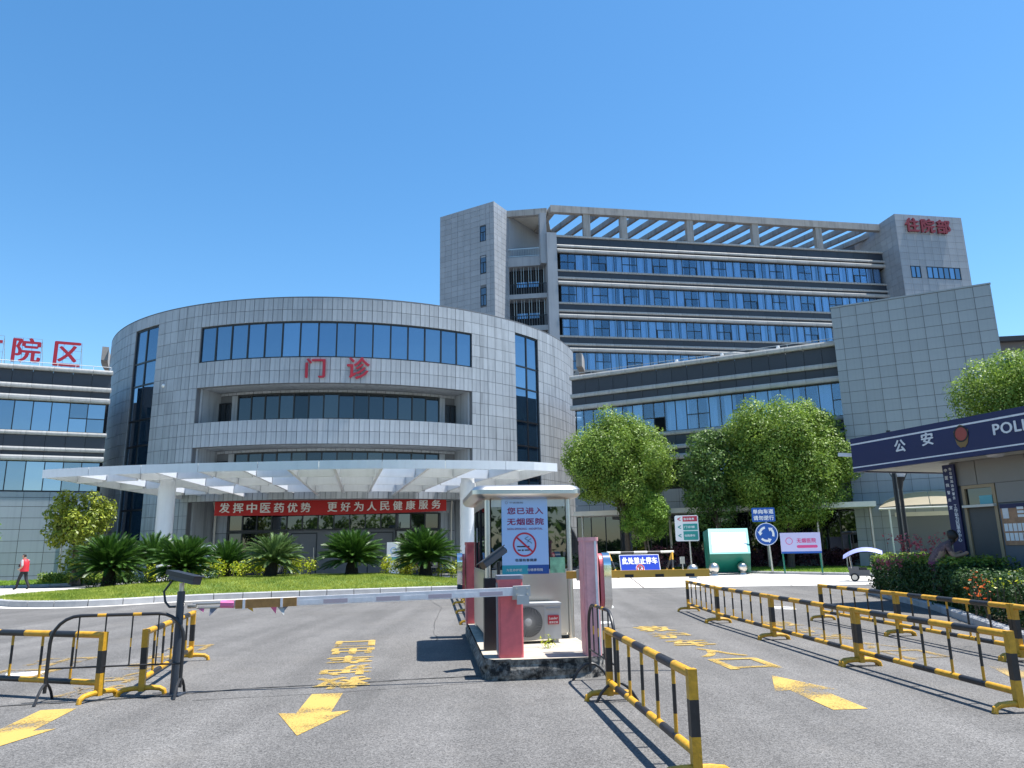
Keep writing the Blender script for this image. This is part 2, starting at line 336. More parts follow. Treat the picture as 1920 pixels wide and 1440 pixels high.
# lettering: Blender's built-in font with its fallback glyphs, as meshes
_tc = bpy.data.curves.new('lettering', 'FONT'); _to = bpy.data.objects.new('lettering', _tc); COL.objects.link(_to); _tcache = {}
def glyphs(txt):
    if txt not in _tcache:
        _tc.body = txt; _tc.size = 1; _tc.extrude = 0; _tc.resolution_u = 3; _tc.space_character = 1.08
        dg = bpy.context.evaluated_depsgraph_get(); dg.update(); e = _to.evaluated_get(dg); me = e.to_mesh()
        v = np.array([tuple(q.co) for q in me.vertices]); f = [tuple(p.vertices) for p in me.polygons]; e.to_mesh_clear()
        _tcache[txt] = (v, f)
    return _tcache[txt]
def text(mb, txt, frame, h, w=None, bold=.03, m=0, depth=0., yc=True):
    """flat text in the x-z plane of frame, centred, facing -y; h = glyph height"""
    v, f = glyphs(txt); lo = v.min(0); hi = v.max(0); ce = (lo+hi)/2; sc = h/(hi[1]-lo[1]); sx = sc if w is None else w/(hi[0]-lo[0])
    offs = [(0, 0)] if not bold else [(0, 0), (bold, 0), (-bold, 0), (0, bold*.6), (0, -bold*.6)]
    for k, (dx, dz) in enumerate(offs):
        i = len(mb.v)
        for p in v: mb.v.append(tuple(frame @ Vector(((p[0]-ce[0])*sx+dx*h, -depth-.0006*k*(1+h), (p[1]-ce[1])*sc+dz*h))))
        for q in f: mb.f.append(tuple(i+a for a in q)); mb.m.append(m)
    if depth:   # side walls of raised letters
        i = len(mb.v); ed = {}
        for q in f:
            for a, b in zip(q, q[1:]+q[:1]): ed[(a, b)] = 1
        for (a, b) in [e for e in ed if (e[1], e[0]) not in ed]:
            pa, pb = v[a], v[b]
            P = [((pa[0]-ce[0])*sx, -depth, (pa[1]-ce[1])*sc), ((pb[0]-ce[0])*sx, -depth, (pb[1]-ce[1])*sc), ((pb[0]-ce[0])*sx, 0, (pb[1]-ce[1])*sc), ((pa[0]-ce[0])*sx, 0, (pa[1]-ce[1])*sc)]
            mb.quad(*[frame @ Vector(p) for p in P], m=m)
    return mb
def arrays(name, verts, faces4, mats, parent=None, fmat=None):
    """numpy quads -> mesh object"""
    me = bpy.data.meshes.new(name); n = len(faces4); k = faces4.shape[1]
    me.vertices.add(len(verts)); me.vertices.foreach_set('co', np.asarray(verts, np.float32).ravel())
    me.loops.add(n*k); me.loops.foreach_set('vertex_index', faces4.astype(np.int32).ravel())
    me.polygons.add(n); me.polygons.foreach_set('loop_start', np.arange(0, n*k, k, dtype=np.int32))
    for x in (mats if isinstance(mats, (list, tuple)) else [mats]): me.materials.append(M[x])
    if fmat is not None: me.polygons.foreach_set('material_index', fmat.astype(np.int32))
    me.update(calc_edges=True)
    o = bpy.data.objects.new(name, me); COL.objects.link(o)
    if parent is not None: o.parent = parent
    return o
def unit(a): return a/np.maximum(np.linalg.norm(a, axis=1, keepdims=True), 1e-9)
def leafquads(P, N, size, aspect=.55, jit=.7):
    n = len(P); N = unit(N + rng.normal(0, jit, (n, 3))); t = unit(np.cross(N, rng.normal(0, 1, (n, 3)))); b = np.cross(N, t)
    s = size*rng.uniform(.6, 1.3, (n, 1)); a = t*s*.5; c = b*s*.5*aspect
    V = np.stack([P-a, P-c+N*s*.06, P+a, P+c+N*s*.06], 1).reshape(-1, 3); F = np.arange(4*n).reshape(n, 4); return V, F
def shell(cl, dens, flat=1., lo=.62, hi=1.06):
    """leaf points on clumps (x,y,z,r)"""
    P = []; N = []
    for x, y, z, r in cl:
        n = max(8, int(dens*r*r)); d = unit(rng.normal(0, 1, (n, 3))); rr = r*rng.uniform(lo, hi, (n, 1))
        P.append(np.array([x, y, z])+d*rr*np.array([1, 1, flat])); N.append(d + np.array([0, 0, .45]))
    return np.concatenate(P), np.concatenate(N)
def clumps(c, rad, n, r0, r1, bias=.25, lump=.15):
    """clump centres filling an ellipsoid, pushed toward its surface"""
    d = unit(rng.normal(0, 1, (n, 3))); q = rng.uniform(0, 1, (n, 1))**bias; k = 1+rng.normal(0, lump, (n, 1))
    P = np.array(c)+d*q*k*np.array(rad); return [(p[0], p[1], p[2], rng.uniform(r0, r1)) for p in P]
def path(a, b, n): return [Vector(a).lerp(Vector(b), i/n) for i in range(n+1)]
# ================================================================== SETTING: ground, road, paving, lawns
g_ = MB().quad((-900, -200, -.012), (900, -200, -.012), (900, 1500, -.012), (-900, 1500, -.012)).build('ground', 'asphalt_ground'); struct(g_)
road = MB().quad((-70, -12, 0), (70, -12, 0), (70, 34, 0), (-70, 34, 0)).build('road', 'asphalt'); struct(road)
def lawn_area(name, pts, c, zedge, zmid, sm, base, n=9):
    mb = MB(); k = len(pts); 
    for s in range(n+1):
        f = s/n
        for p in pts:
            x = p[0]+(c[0]-p[0])*f; y = p[1]+(c[1]-p[1])*f
            t = min(1, f/.62); t = t*t*(3-2*t); mb.v.append((x, y, zedge+(zmid-zedge)*t))
    for s in range(n):
        for i in range(k):
            j = (i+1) % k; mb.f.append((s*k+i, s*k+j, (s+1)*k+j, (s+1)*k+i)); mb.m.append(0)
    o = mb.build(name, base, smooth=True); struct(o)
    return o, mb
def lawn_z(mb, k, n=9): pass
def grass(o, count, h, wdt, mname, label, jit=.6):
    me = o.data; me.calc_loop_triangles(); T = np.array([t.vertices for t in me.loop_triangles]); V = np.array([v.co for v in me.vertices])
    A = np.linalg.norm(np.cross(V[T[:, 1]]-V[T[:, 0]], V[T[:, 2]]-V[T[:, 0]]), axis=1); A = A/A.sum()
    ti = rng.choice(len(T), count, p=A); u, v = rng.uniform(0, 1, (2, count, 1)); fl = (u+v) > 1; u = np.where(fl, 1-u, u); v = np.where(fl, 1-v, v)
    P = V[T[ti, 0]]+(V[T[ti, 1]]-V[T[ti, 0]])*u+(V[T[ti, 2]]-V[T[ti, 0]])*v
    a = rng.uniform(0, 2*PI, count); d = np.stack([np.cos(a), np.sin(a), 0*a], 1); hh = h*rng.uniform(.4, 1.25, (count, 1)); lean = rng.normal(0, jit, (count, 3))*hh*np.array([1, 1, 0])
    Q = np.stack([P-d*wdt*.5, P+d*wdt*.5, P+lean+np.array([0, 0, 1])*hh], 1).reshape(-1, 3)
    g = arrays('grass', Q, np.arange(3*count).reshape(count, 3), mname); stuff(g, label, 'grass'); return g
def smooth_closed(pts, n=6):
    out = []; k = len(pts)
    for i in range(k):
        p0, p1, p2, p3 = [Vector((*pts[(i+j) % k][:2], 0)) for j in (-1, 0, 1, 2)]
        for s in range(n):
            t = s/n; q = .5*((2*p1)+(p2-p0)*t+(2*p0-5*p1+4*p2-p3)*t*t+(3*p1-p0-3*p2+p3)*t**3); out.append((q.x, q.y))
    return out
KZ = .2
front = [G(x, y) for x, y in ((-14, 1131), (6, 1136), (50, 1138.5), (130, 1138), (215, 1134.5), (322, 1128), (470, 1121.5), (640, 1115.5), (770, 1111), (856, 1108.5))]
isl = [(p.x, p.y) for p in front] + [(-1.2, 30.2), (-.9, 33.5), (-2.4, 36.3), (-6.5, 37.6), (-11, 37.6), (-15.5, 36.2), (-18.2, 33.4), (-19.2, 30.2)]
isl = smooth_closed(isl, 5)
ce = (-9.2, 34.6)
lawn, _ = lawn_area('lawn', isl, ce, KZ+.0, .54, 0, 'lawn_base')
def kerb_ring(name, loop, w, z1, mname='kerb', length=1.0, closed=True):
    root = bpy.data.objects.new(name, None); COL.objects.link(root); struct(root); WM[root.name] = Matrix.Identity(4)
    pts = [Vector((*p, 0)) for p in loop]
    if closed: pts.append(pts[0])
    L = [0]
    for a, b in zip(pts, pts[1:]): L.append(L[-1]+(b-a).length)
    tot = L[-1]; n = int(tot/length)
    def at(s):
        s = min(max(s, 0), tot)
        for i in range(len(pts)-1):
            if L[i+1] >= s: t = (s-L[i])/max(1e-9, L[i+1]-L[i]); return pts[i].lerp(pts[i+1], t), (pts[i+1]-pts[i]).normalized()
        return pts[-1], (pts[-1]-pts[-2]).normalized()
    for k in range(n):
        mb = MB(); prev = None; ns = 3
        for q in range(ns+1):
            p, d = at(tot*(k+.012+.976*q/ns)/n); nn = Vector((d.y, -d.x, 0)); zz = z1+random.uniform(-.004, .004)*(q == 0)
            ring = [p+nn*w*.5, p+nn*w*.5+Vector((0, 0, z1-.03)), p+nn*(w*.5-.03)+Vector((0, 0, z1)), p-nn*w*.5+Vector((0, 0, z1)), p-nn*w*.5]
            i = len(mb.v); mb.v += [tuple(x) for x in ring]
            if prev is not None:
                for j in range(5): mb.f.append((prev+j, prev+(j+1) % 5, i+(j+1) % 5, i+j)); mb.m.append(0)
            else: mb.f.append(tuple(i+j for j in range(5))); mb.m.append(0)
            prev = i
        mb.f.append(tuple(prev+j for j in (4, 3, 2, 1, 0))); mb.m.append(0)
        mb.build('kerb_stone', mname, root)
    return root
kerb_ring('lawn_kerb', isl, .22, KZ+.012)
grass(lawn, 110000, .085, .022, 'grass', 'short sunlit grass on the mound in front of the entrance')
# pale gutter strip that follows the island kerb
mb = MB(); off = []
for i, p in enumerate(isl):
    a = Vector(isl[i-1]); b = Vector(isl[(i+1) % len(isl)]); d = (b-a).normalized(); off.append((Vector(p)+Vector((d.y, -d.x))*.12, Vector(p)+Vector((d.y, -d.x))*.6))
for i in range(len(off)):
    j = (i+1) % len(off); mb.quad((*off[i][0], .004), (*off[i][1], .004), (*off[j][1], .004), (*off[j][0], .004))
struct(mb.build('gutter_strip', 'paving'))
# paving slabs: forecourt beyond the road (right) and the footpath (left)
def slabs(name, quad, nx, ny, z, gap=.03, mname='paving'):
    root = bpy.data.objects.new(name, None); COL.objects.link(root); struct(root)
    a, b, c, d = [Vector((q[0], q[1], 0)) for q in quad]
    MB().quad(*[(q.x, q.y, z-.012) for q in (a, b, c, d)]).build('joint_bed', 'soil', root)
    for i in range(nx):
        for j in range(ny):
            def P(u, v): return a.lerp(b, u).lerp(d.lerp(c, u), v)
            wu = gap/(b-a).length; wv = gap/(d-a).length
            q = [P((i)/nx+wu, j/ny+wv), P((i+1)/nx-wu, j/ny+wv), P((i+1)/nx-wu, (j+1)/ny-wv), P(i/nx+wu, (j+1)/ny-wv)]
            m = MB(); m.v = [(p.x, p.y, z-.011) for p in q]+[(p.x, p.y, z+random.uniform(-.002, .002)) for p in q]
            m.f = [(4, 5, 6, 7), (0, 1, 5, 4), (1, 2, 6, 5), (2, 3, 7, 6), (3, 0, 4, 7)]; m.m = [0]*5; m.build('paving_slab', mname, root)
A_ = G(1070, 1105); B_ = G(1640, 1096.5); C_ = G(1660, 1081.5); D_ = G(1070, 1069.5)
slabs('forecourt_paving', ((A_.x, A_.y), (B_.x+14, B_.y-1.2), (C_.x+16, C_.y-1.5), (D_.x, D_.y)), 9, 3, .016)
slabs('entrance_paving', ((-21, 38.4), (1.9, 39.2), (2.6, 46.5), (-22.5, 46.5)), 10, 4, .016)
slabs('footpath', ((-44, 33.5), (-20.2, 29.6), (-20.6, 38.6), (-44, 43.5)), 9, 3, .016)
# right lawn in front of the right wing, with its kerb
kr = [G(x, y) for x, y in ((1085, 1068), (1180, 1070.5), (1290, 1073), (1400, 1075.5), (1500, 1077.5), (1600, 1079.5), (1660, 1080.5))]
rl = [(p.x, p.y) for p in kr]+[(kr[-1].x+9, kr[-1].y-2), (34, 41), (27, 43.5), (12, 50.5), (5.5, 52.5)]
m = MB(); m.v = [(x, y, .13) for x, y in rl]; m.f = [tuple(range(len(rl)))]; m.m = [0]; rlawn = m.build('lawn', 'lawn_base'); struct(rlawn)
kerb_ring('lawn_kerb', [(p.x, p.y) for p in kr]+[(kr[-1].x+9, kr[-1].y-2)], .25, .15, length=1.2, closed=False)
grass(rlawn, 60000, .11, .04, 'grass_far', 'bright green grass strip below the right wing')
# left lawn by the left wing
ll = [(-47, 44.5), (-24.5, 40.6), (-23.2, 44), (-24.5, 50), (-34, 47.6), (-47, 43)]
ll = [(-47, 43.0), (-27.5, 40.5), (-25, 42.6), (-26.5, 51), (-36, 47.5), (-47, 44.2)]
m = MB(); m.v = [(x, y, .12) for x, y in ll]; m.f = [tuple(range(len(ll)))]; m.m = [0]; l2 = m.build('lawn', 'lawn_base'); struct(l2)
kerb_ring('verge_kerb', [(-47, 42.95), (-27.5, 40.42), (-24.95, 42.5)], .2, .14, length=1., closed=False)
grass(l2, 14000, .1, .04, 'grass_far', 'grass verge under the left wing behind the walking person')
# ------------------------------------------------------------------ road paint
TH = R(6.3)
def lane_arrow(x, y, mname, label, rev=False, th=TH, k=1.):
    P = [(-.18*k, 0), (.18*k, 0), (.18*k, 1.05*k), (.37*k, 1.0*k), (0, 2.02*k), (-.37*k, 1.0*k), (-.18*k, 1.05*k)]
    if rev: th += PI
    c, s = math.cos(th), math.sin(th); m = MB(); m.v = [(x+px*c-py*s, y+px*s+py*c, .005) for px, py in P]; m.f = [(0, 1, 2, 6), (2, 3, 4), (6, 4, 5), (2, 4, 6)]; m.m = [0]*4
    return tag(m.build('lane_arrow', mname), label, 'road arrow', 'painted lane arrows')
lane_arrow(-2.25, 9.25, 'road_yellow', 'worn yellow arrow between boom arm and camera, pointing at the viewer', rev=True)
lane_arrow(-5.05, 8.62, 'road_yellow', 'bright yellow arrow cut by the left picture edge', rev=True, th=R(10))
lane_arrow(3.35, 7.92, 'road_yellow', 'yellow arrow pointing away beside the long row of barriers', th=R(3))
pa = G(1848, 1247); lane_arrow(pa.x+.1, pa.y-2.05, 'road_yellow_faded', 'pale yellow arrow seen through the second row of barriers', th=R(3))
def lane_text(chars, a, b, wid, mname, label, rev):
    """characters painted one behind the other from a (near) to b (far)"""
    a = Vector((*a, .005)); b = Vector((*b, .005)); d = (b-a); n = len(chars); th = math.atan2(d.y, d.x)-PI/2; st = d.length/n
    root = thing('road_lettering', FR(a.x, a.y, 0, th), label, 'road lettering', 'painted lane words')
    for i, ch in enumerate(chars):
        mb = MB(); T = Matrix.Translation((0, st*(i+.5), .005)) @ Matrix.Rotation(PI if rev else 0, 4, 'Z') @ Matrix.Rotation(-PI/2, 4, 'X')
        text(mb, ch, T, st*.8, wid, bold=.035); mb.build('character', mname, root)
lane_text('救护车出口', (-2.15, 9.45), (-3.02, 14.5), .66, 'road_yellow_text', 'worn yellow words in the lane under the boom arm', True)
lane_text('口入车护救', (3.25, 10.35), (2.72, 16.1), .68, 'road_yellow_text', 'yellow entrance words between kiosk and the long barrier row', False)
lane_text('救护车出口', (-5.2, 9.1), (-5.95, 14.3), .66, 'road_yellow_faded', 'faded yellow words behind the left barriers', True)
lane_text('口入车护救', (5.95, 10.9), (5.45, 16.6), .66, 'road_yellow_faded', 'faded yellow words between the two barrier rows', False)
lane_text('口出', (-7.1, 10.6), (-7.35, 12.9), .8, 'road_yellow_faded', 'faded yellow words at the left edge behind the first barrier', True)
def strip(name, pts, wdt, mname, label, cat, z=.006):
    mb = MB(); n = len(pts)
    for i, p in enumerate(pts):
        a = Vector(pts[max(i-1, 0)]); b = Vector(pts[min(i+1, n-1)]); d = (b-a).normalized(); nn = Vector((-d.y, d.x, 0)); ww = wdt*random.uniform(.6, 1.4)*.5
        mb.v += [tuple(Vector((p[0], p[1], z))+nn*ww), tuple(Vector((p[0], p[1], z))-nn*ww)]
    for i in range(n-1): mb.f.append((2*i, 2*i+1, 2*i+3, 2*i+2)); mb.m.append(0)
    return tag(mb.build(name, mname), label, cat)
def wander(px, n=14, amp=.02):
    P = [G(*p) for p in px]; out = []
    for a, b in zip(P, P[1:]):
        for i in range(n): q = a.lerp(b, i/n); out.append((q.x+random.gauss(0, amp), q.y+random.gauss(0, amp)))
    out.append((P[-1].x, P[-1].y)); return [Vector((*q, 0)) for q in out]
strip('tar_seam', wander(((-30, 1326), (160, 1316), (330, 1303), (470, 1291), (620, 1284), (760, 1275), (900, 1268)), 10, .006), .035, 'tar', 'black sealed seam across the exit lanes left of the kiosk', 'seam')
strip('tar_seam', wander(((360, 1314), (600, 1301), (760, 1290), (905, 1280)), 10, .01), .012, 'tar', 'thin hairline seam just in front of the sealed one', 'seam', z=.0065)
strip('tar_seam', wander(((1150, 1179), (1210, 1174), (1300, 1171)), 10, .006), .02, 'tar', 'thin dark seam across the entrance lane behind the pink housing', 'seam')
strip('tar_seam', wander(((1505, 1149), (1560, 1148), (1640, 1150)), 6, .006), .02, 'tar', 'short dark seam between the two barrier rows', 'seam')
strip('crack', wander(((806, 1125), (828, 1140), (818, 1160), (815, 1190), (819, 1203)), 6, .018), .01, 'tar', 'thin wandering crack in the asphalt left of the kiosk', 'crack')
for k, (q, lab) in enumerate(((((1132, 1134), (1146, 1132), (1152, 1140), (1138, 1143)), 'white dash stub right of the pink housing'), (((1448, 1137), (1488, 1138), (1494, 1143), (1450, 1142)), 'white dash behind the long barrier row'), (((1120, 1165), (1148, 1166), (1146, 1171), (1120, 1170)), 'white dash at the foot of the pink housing'), (((12, 1262), (88, 1258), (80, 1266), (8, 1272)), 'white dash behind the left barriers'))):
    P = [G(*p) for p in q]; tag(MB().quad(*[(p.x, p.y, .004) for p in P]).build('lane_dash', 'road_white'), lab, 'road marking', 'white lane dashes')
# ================================================================== BUILDINGS
class Panels:
    """cladding panels of one thing: the largest 300 in the picture become parts, the rest one joined part"""
    def __init__(s, thing, mname, name='cladding_panel'): s.t = thing; s.mn = mname; s.L = []; s.name = name; s.F = WM[thing.name]
    def flat(s, frame, x0, x1, z0, z1, th=.035, gap=.026, y=0.):
        if x1-x0 < .12 or z1-z0 < .12: return
        s.L.append((frame @ Matrix.Translation(((x0+x1)/2, y, (z0+z1)/2)), round(x1-x0-gap, 3), round(z1-z0-gap, 3), th))
    def grid(s, frame, xs, zs, holes=(), **k):
        for a, b in zip(xs, xs[1:]):
            for c, d in zip(zs, zs[1:]):
                xm, zm = (a+b)/2, (c+d)/2
                if any(h[0] < xm < h[1] and h[2] < zm < h[3] for h in holes): continue
                s.flat(frame, a, b, c, d, **k)
    def done(s, limit=300):
        def size(e):
            p = e[0] @ Vector((0, 0, 0)); x, y, z = PX(p)
            if z < 1: return 0
            a = PX(e[0] @ Vector((-e[1]/2, 0, 0))); b = PX(e[0] @ Vector((e[1]/2, 0, 0))); ar = abs(a[0]-b[0])*e[2]/z*FPX
            return ar if 0 < x < 1920 and 0 < y < 1440 else ar*.001
        L = sorted(s.L, key=size, reverse=True); cache = {}; Fi = s.F.inverted()
        for e in L[:limit]:
            k = e[1:]
            if k not in cache: cache[k] = MB().box(-k[0]/2, k[0]/2, -k[2], 0, -k[1]/2, k[1]/2).mesh(s.name, s.mn)
            o = ob(s.name, cache[k], s.t); o.matrix_basis = Fi @ e[0]
        if L[limit:]:
            mb = MB()
            for e in L[limit:]: mb.box(-e[1]/2, e[1]/2, -e[3], 0, -e[2]/2, e[2]/2, T=Fi @ e[0])
            stuff(mb.build(s.name, s.mn, s.t))
def lin(a, b, n): return [a+(b-a)*i/n for i in range(n+1)]
# ------------------------------------------------------------------ round outpatient building
DX, DY, DR = -15.09, 69.84, 21.29
drum = thing('outpatient_building', FR(DX, DY), 'round grey panel-clad building with curved glazing behind the white canopy', 'building')
def pol(a, r, z): a = R(a); return (math.sin(a)*r, -math.cos(a)*r, z)
def arcbox(mb, a0, a1, r0, r1, z0, z1, m=0, step=1.85, z1b=None):
    n = max(1, int(round((a1-a0)/step))); i = len(mb.v)
    for k in range(n+1):
        a = a0+(a1-a0)*k/n
        for r, z in ((r0, z0), (r1, z0), (r1, z1), (r0, z1 if z1b is None else z1b)): mb.v.append(pol(a, r, z))
    for k in range(n):
        b = i+4*k
        for j in range(4): mb.f.append((b+j, b+(j+1) % 4, b+4+(j+1) % 4, b+4+j)); mb.m.append(m)
    mb.f.append((i, i+3, i+2, i+1)); mb.m.append(m); e = i+4*n; mb.f.append((e, e+1, e+2, e+3)); mb.m.append(m); return mb
AL, AR_ = -60., 76.; O0, O1 = -18.6, 34.8; WL = (-38.5, -30.2); WR = (46.2, 53.9)
cols = lin(AL, WL[0], 12)+lin(*WL, 4)[1:]+lin(WL[1], O0, 6)[1:]+lin(O0, O1, 29)[1:]+lin(O1, WR[0], 6)[1:]+lin(*WR, 4)[1:]+lin(WR[1], AR_, 12)[1:]
rows = [0, .55, 1.44, 2.33, 3.22, 4.11, 5.0, 5.9, 6.82, 7.74, 8.67, 9.52, 10.37, 11.2, 12.03, 12.85, 13.75, 14.65, 15.52, 16.38, 17.25, 18.1, 18.95]
HO = [(WL[0], WL[1], .55, 18.1), (WR[0], WR[1], .55, 18.1), (O0, O1, 14.65, 17.25), (O0, O1, 10.37, 12.85), (O0, O1, 5.9, 8.67), (O0, O1, 0, 5.0)]
back = MB(); pn = Panels(drum, 'panel')
for a, b in zip(cols, cols[1:]):
    for c, d in zip(rows, rows[1:]):
        am, zm = (a+b)/2, (c+d)/2
        if any(h[0] < am < h[1] and h[2] < zm < h[3] for h in HO): continue
        arcbox(back, a, b, DR-.35, DR-.02, c, d, step=9)
        wd = 2*DR*math.sin(R(b-a)/2)
        pn.L.append((WM[drum.name] @ Matrix.Rotation(R(am), 4, 'Z') @ Matrix.Translation((0, -(DR*math.cos(R(b-a)/2)), zm)), round(wd-.026, 3), round(d-c-.026, 3), .045))
arcbox(back, AL, AR_, DR-.36, DR+.05, 18.95, 19.02)                        # coping
arcbox(back, O0, O1, DR-2.9, DR-2.28, 4.9, 14.6); arcbox(back, O0, O1, DR-2.9, DR-2.35, 0, 4.9)                             # inner wall core
back.build('wall', 'backing', drum)
pn.done()
so_ = MB()
for z0, z1 in ((12.86, 13.2), (8.95, 9.3), (8.68, 8.9), (5.05, 5.4)): arcbox(so_, O0, O1, DR-2.35 if z0 < 6 else DR-2.28, DR-.3, z0, z1)
so_.build('balcony_slab', 'panel', drum)
arcbox(MB(), AL+.5, AR_-.5, DR-14, DR-.4, 17.2, 17.45).build('roof', 'concrete_beam', drum)
for a in (O0-.1, O1+.1):                                                     # reveal walls at the ends of the recesses
    arcbox(MB(), a-.5, a+.5, DR-2.4, DR-.34, 0, 14.6, step=3).build('reveal_wall', 'panel', drum)
rb = MB(); arcbox(rb, AR_, 128, DR+.3, DR+.85, 17.6, 18.85); rb.build('ring_beam', 'concrete_beam', drum); rb = MB(); arcbox(rb, -112, AL, DR+.2, DR+.7, 17.5, 18.65)
rb.build('ring_beam', 'concrete_beam', drum)
for a in (84, 92, 101, -67, -75, -84):
    MB().box(-.14, .14, -3.2, 0, -.12, .12, T=Matrix.Rotation(R(a), 4, 'Z') @ Matrix.Translation((0, -(DR-3.6), 17.9)) @ Matrix.Rotation(0, 4, 'X')).build('ring_bracket', 'concrete_beam', drum)
arcbox(MB(), AL+.2, AL+14, DR-4.2, DR-.5, 0, 14.2).build('end_wall', 'panel_tower', drum)
arcbox(MB(), AR_-14, AR_-.2, DR-4.2, DR-.5, 0, 14.2).build('end_wall', 'panel_tower', drum)
def arc_window(a0, a1, z0, z1, n, rad, glass, trans=(), mw=.09, name='window', tp=None, split=None):
    """curved window: frame part with mullions, panes as its pieces"""
    fr = MB(); th = .14
    aw = math.degrees(mw/rad)
    for k in range(n+1):
        a = a0+(a1-a0)*k/n; arcbox(fr, a-aw/2, a+aw/2, rad-.12, rad+.06, z0, z1, step=9)
    st = (a1-a0)/n
    for z in [z0+mw/2, z1-mw/2]+list(trans):
        for k in range(n): arcbox(fr, a0+st*k+aw/2, a0+st*(k+1)-aw/2, rad-.12, rad+.05, z-mw/2, z+mw/2, step=9)
    if split:
        for k in split[1]: arcbox(fr, a0+st*k+aw/2, a0+st*(k+1)-aw/2, rad-.12, rad+.05, split[0]-mw/2, split[0]+mw/2, step=9)
    f = fr.build(name, 'frame', drum); zs = [z0]+sorted(trans)+[z1]; cache = {}
    for k in range(n):
        zz = zs if not (split and k in split[1]) else sorted(zs+[split[0]])
        for c, d in zip(zz, zz[1:]):
            wd = 2*rad*math.sin(R(st)/2)-.04; key = (round(wd, 3), round(d-c, 3))
            if key not in cache: cache[key] = MB().box(-wd/2, wd/2, 0, .03, -(d-c)/2+.02, (d-c)/2-.02).mesh('pane', glass)
            o = ob('pane', cache[key], f); tilt = random.gauss(0, .008); o.matrix_basis = Matrix.Rotation(R(a0+st*(k+.5)), 4, 'Z') @ Matrix.Translation((0, -rad*math.cos(R(st)/2), (c+d)/2)) @ Matrix.Rotation(tilt, 4, 'X') @ Matrix.Rotation(random.gauss(0, .003), 4, 'Z')
arc_window(O0, O1, 14.65, 17.25, 16, DR-.12, 'glass_blue', mw=.1)
for Wn in (WL, WR): arc_window(Wn[0], Wn[1], .55, 18.1, 2, DR-.12, 'glass_blue', trans=(2.4, 4.7, 6.9, 9.25, 11.15, 13.75, 15.5), mw=.12)
IR = DR-2.2
for z0, z1, sp in ((9.3, 12.62, 10.75), (5.4, 8.44, None)):
    arc_window(-13.4, 30.2, z0, z1, 14, IR+.06, 'glass_dark', mw=.09, split=(sp, (2, 3, 6, 7, 10, 11)) if sp else None)
    for a in ((-17.9, -15.2), (31.9, 34.2)): arc_window(a[0], a[1], z0, z1-.5, 2, IR+.06, 'glass_dark')
# inner wall cladding above and between the recessed windows
pi_ = Panels(drum, 'panel', 'inner_panel')
for z0, z1 in ((12.64, 12.85), (8.46, 8.67)):
    for a, b in zip(lin(O0+.5, O1-.5, 26), lin(O0+.5, O1-.5, 26)[1:]):
        pi_.L.append((WM[drum.name] @ Matrix.Rotation(R((a+b)/2), 4, 'Z') @ Matrix.Translation((0, -IR, (z0+z1)/2)), round(2*IR*math.sin(R(b-a)/2)-.035, 3), round(z1-z0-.03, 3), .04))
for a, b in ((-15.1, -13.5), (30.3, 31.8)):
    for z0, z1 in ((9.3, 10.7), (10.7, 12.62), (5.4, 8.44)):
        pi_.L.append((WM[drum.name] @ Matrix.Rotation(R((a+b)/2), 4, 'Z') @ Matrix.Translation((0, -IR, (z0+z1)/2)), round(2*IR*math.sin(R(b-a)/2)-.03, 3), round(z1-z0-.03, 3), .05))
IR = DR-2.3
# ground floor entrance wall
for a, b in zip(lin(O0+.5, O1-.5, 26), lin(O0+.5, O1-.5, 26)[1:]):
    pi_.L.append((WM[drum.name] @ Matrix.Rotation(R((a+b)/2), 4, 'Z') @ Matrix.Translation((0, -IR, 4.6)), round(2*IR*math.sin(R(b-a)/2)-.035, 3), .8, .04))
for a0 in (-17.9, -16.2, 31, 32.9):
    for z in (.8, 2.3, 3.6): pi_.L.append((WM[drum.name] @ Matrix.Rotation(R(a0+.8), 4, 'Z') @ Matrix.Translation((0, -IR, z)), .56, 1.25, .04))
pi_.done(150)
arc_window(-14.0, 30.4, 3.05, 4.2, 14, IR+.08, 'glass_dark', name='transom_window')
arc_window(-14.0, -1.3, .1, 3.0, 4, IR+.08, 'glass_dark', name='shopfront_window')
arc_window(21.0, 30.4, .1, 3.0, 3, IR+.08, 'glass_dark', name='shopfront_window')
for k, a in enumerate((-.2, 5.0, 10.2, 15.4)):                               # entrance doors with handles and a teal safety stripe
    T = Matrix.Rotation(R(a+2.4), 4, 'Z') @ Matrix.Translation((0, -(IR-.1 if k in (0, 3) else IR-1.), 0))
    d = MB().box(-.9, -.82, -.05, .05, .05, 2.9, T=T).box(.82, .9, -.05, .05, .05, 2.9, T=T).box(-.82, .82, -.05, .05, 2.8, 2.9, T=T).box(-.82, .82, -.05, .05, .05, .15, T=T).build('door', 'frame', drum)
    MB().box(-.82, .82, -.01, .01, .15, 2.8, T=T).build('pane', 'glass_dark', d)
    MB().box(-.82, .82, -.02, -.014, 1.2, 1.36, T=T).build('safety_stripe', 'poster_teal', d)
    MB().tube([T @ Vector((.7, -.09, .8)), T @ Vector((.7, -.09, 1.9))], .022).build('door_handle', 'steel', d)
# sign over the balcony
sg = thing('outpatient_sign', FR(DX, DY), 'two raised red characters on the curved band above the balcony', 'sign')
for ch, px, w_, h_ in (('门', 592, 1.28, 1.32), ('诊', 672, 1.48, 1.5)):
    d = ray(px, 691); t = None
    o_ = Vector((-DX, -DY)); dd = Vector((d.x, d.y)); A = dd.dot(dd); B = 2*dd.dot(o_); Cc = o_.dot(o_)-(DR+.06)**2; t = (-B-math.sqrt(B*B-4*A*Cc))/(2*A); p = CAM+d*t
    a = math.atan2(p.x-DX, -(p.y-DY)); mb = MB(); text(mb, ch, Matrix.Rotation(a, 4, 'Z') @ Matrix.Translation((0, -(DR+.06), p.z)), h_, w_, bold=.028, depth=.16); mb.build('character', 'sign_red', sg)
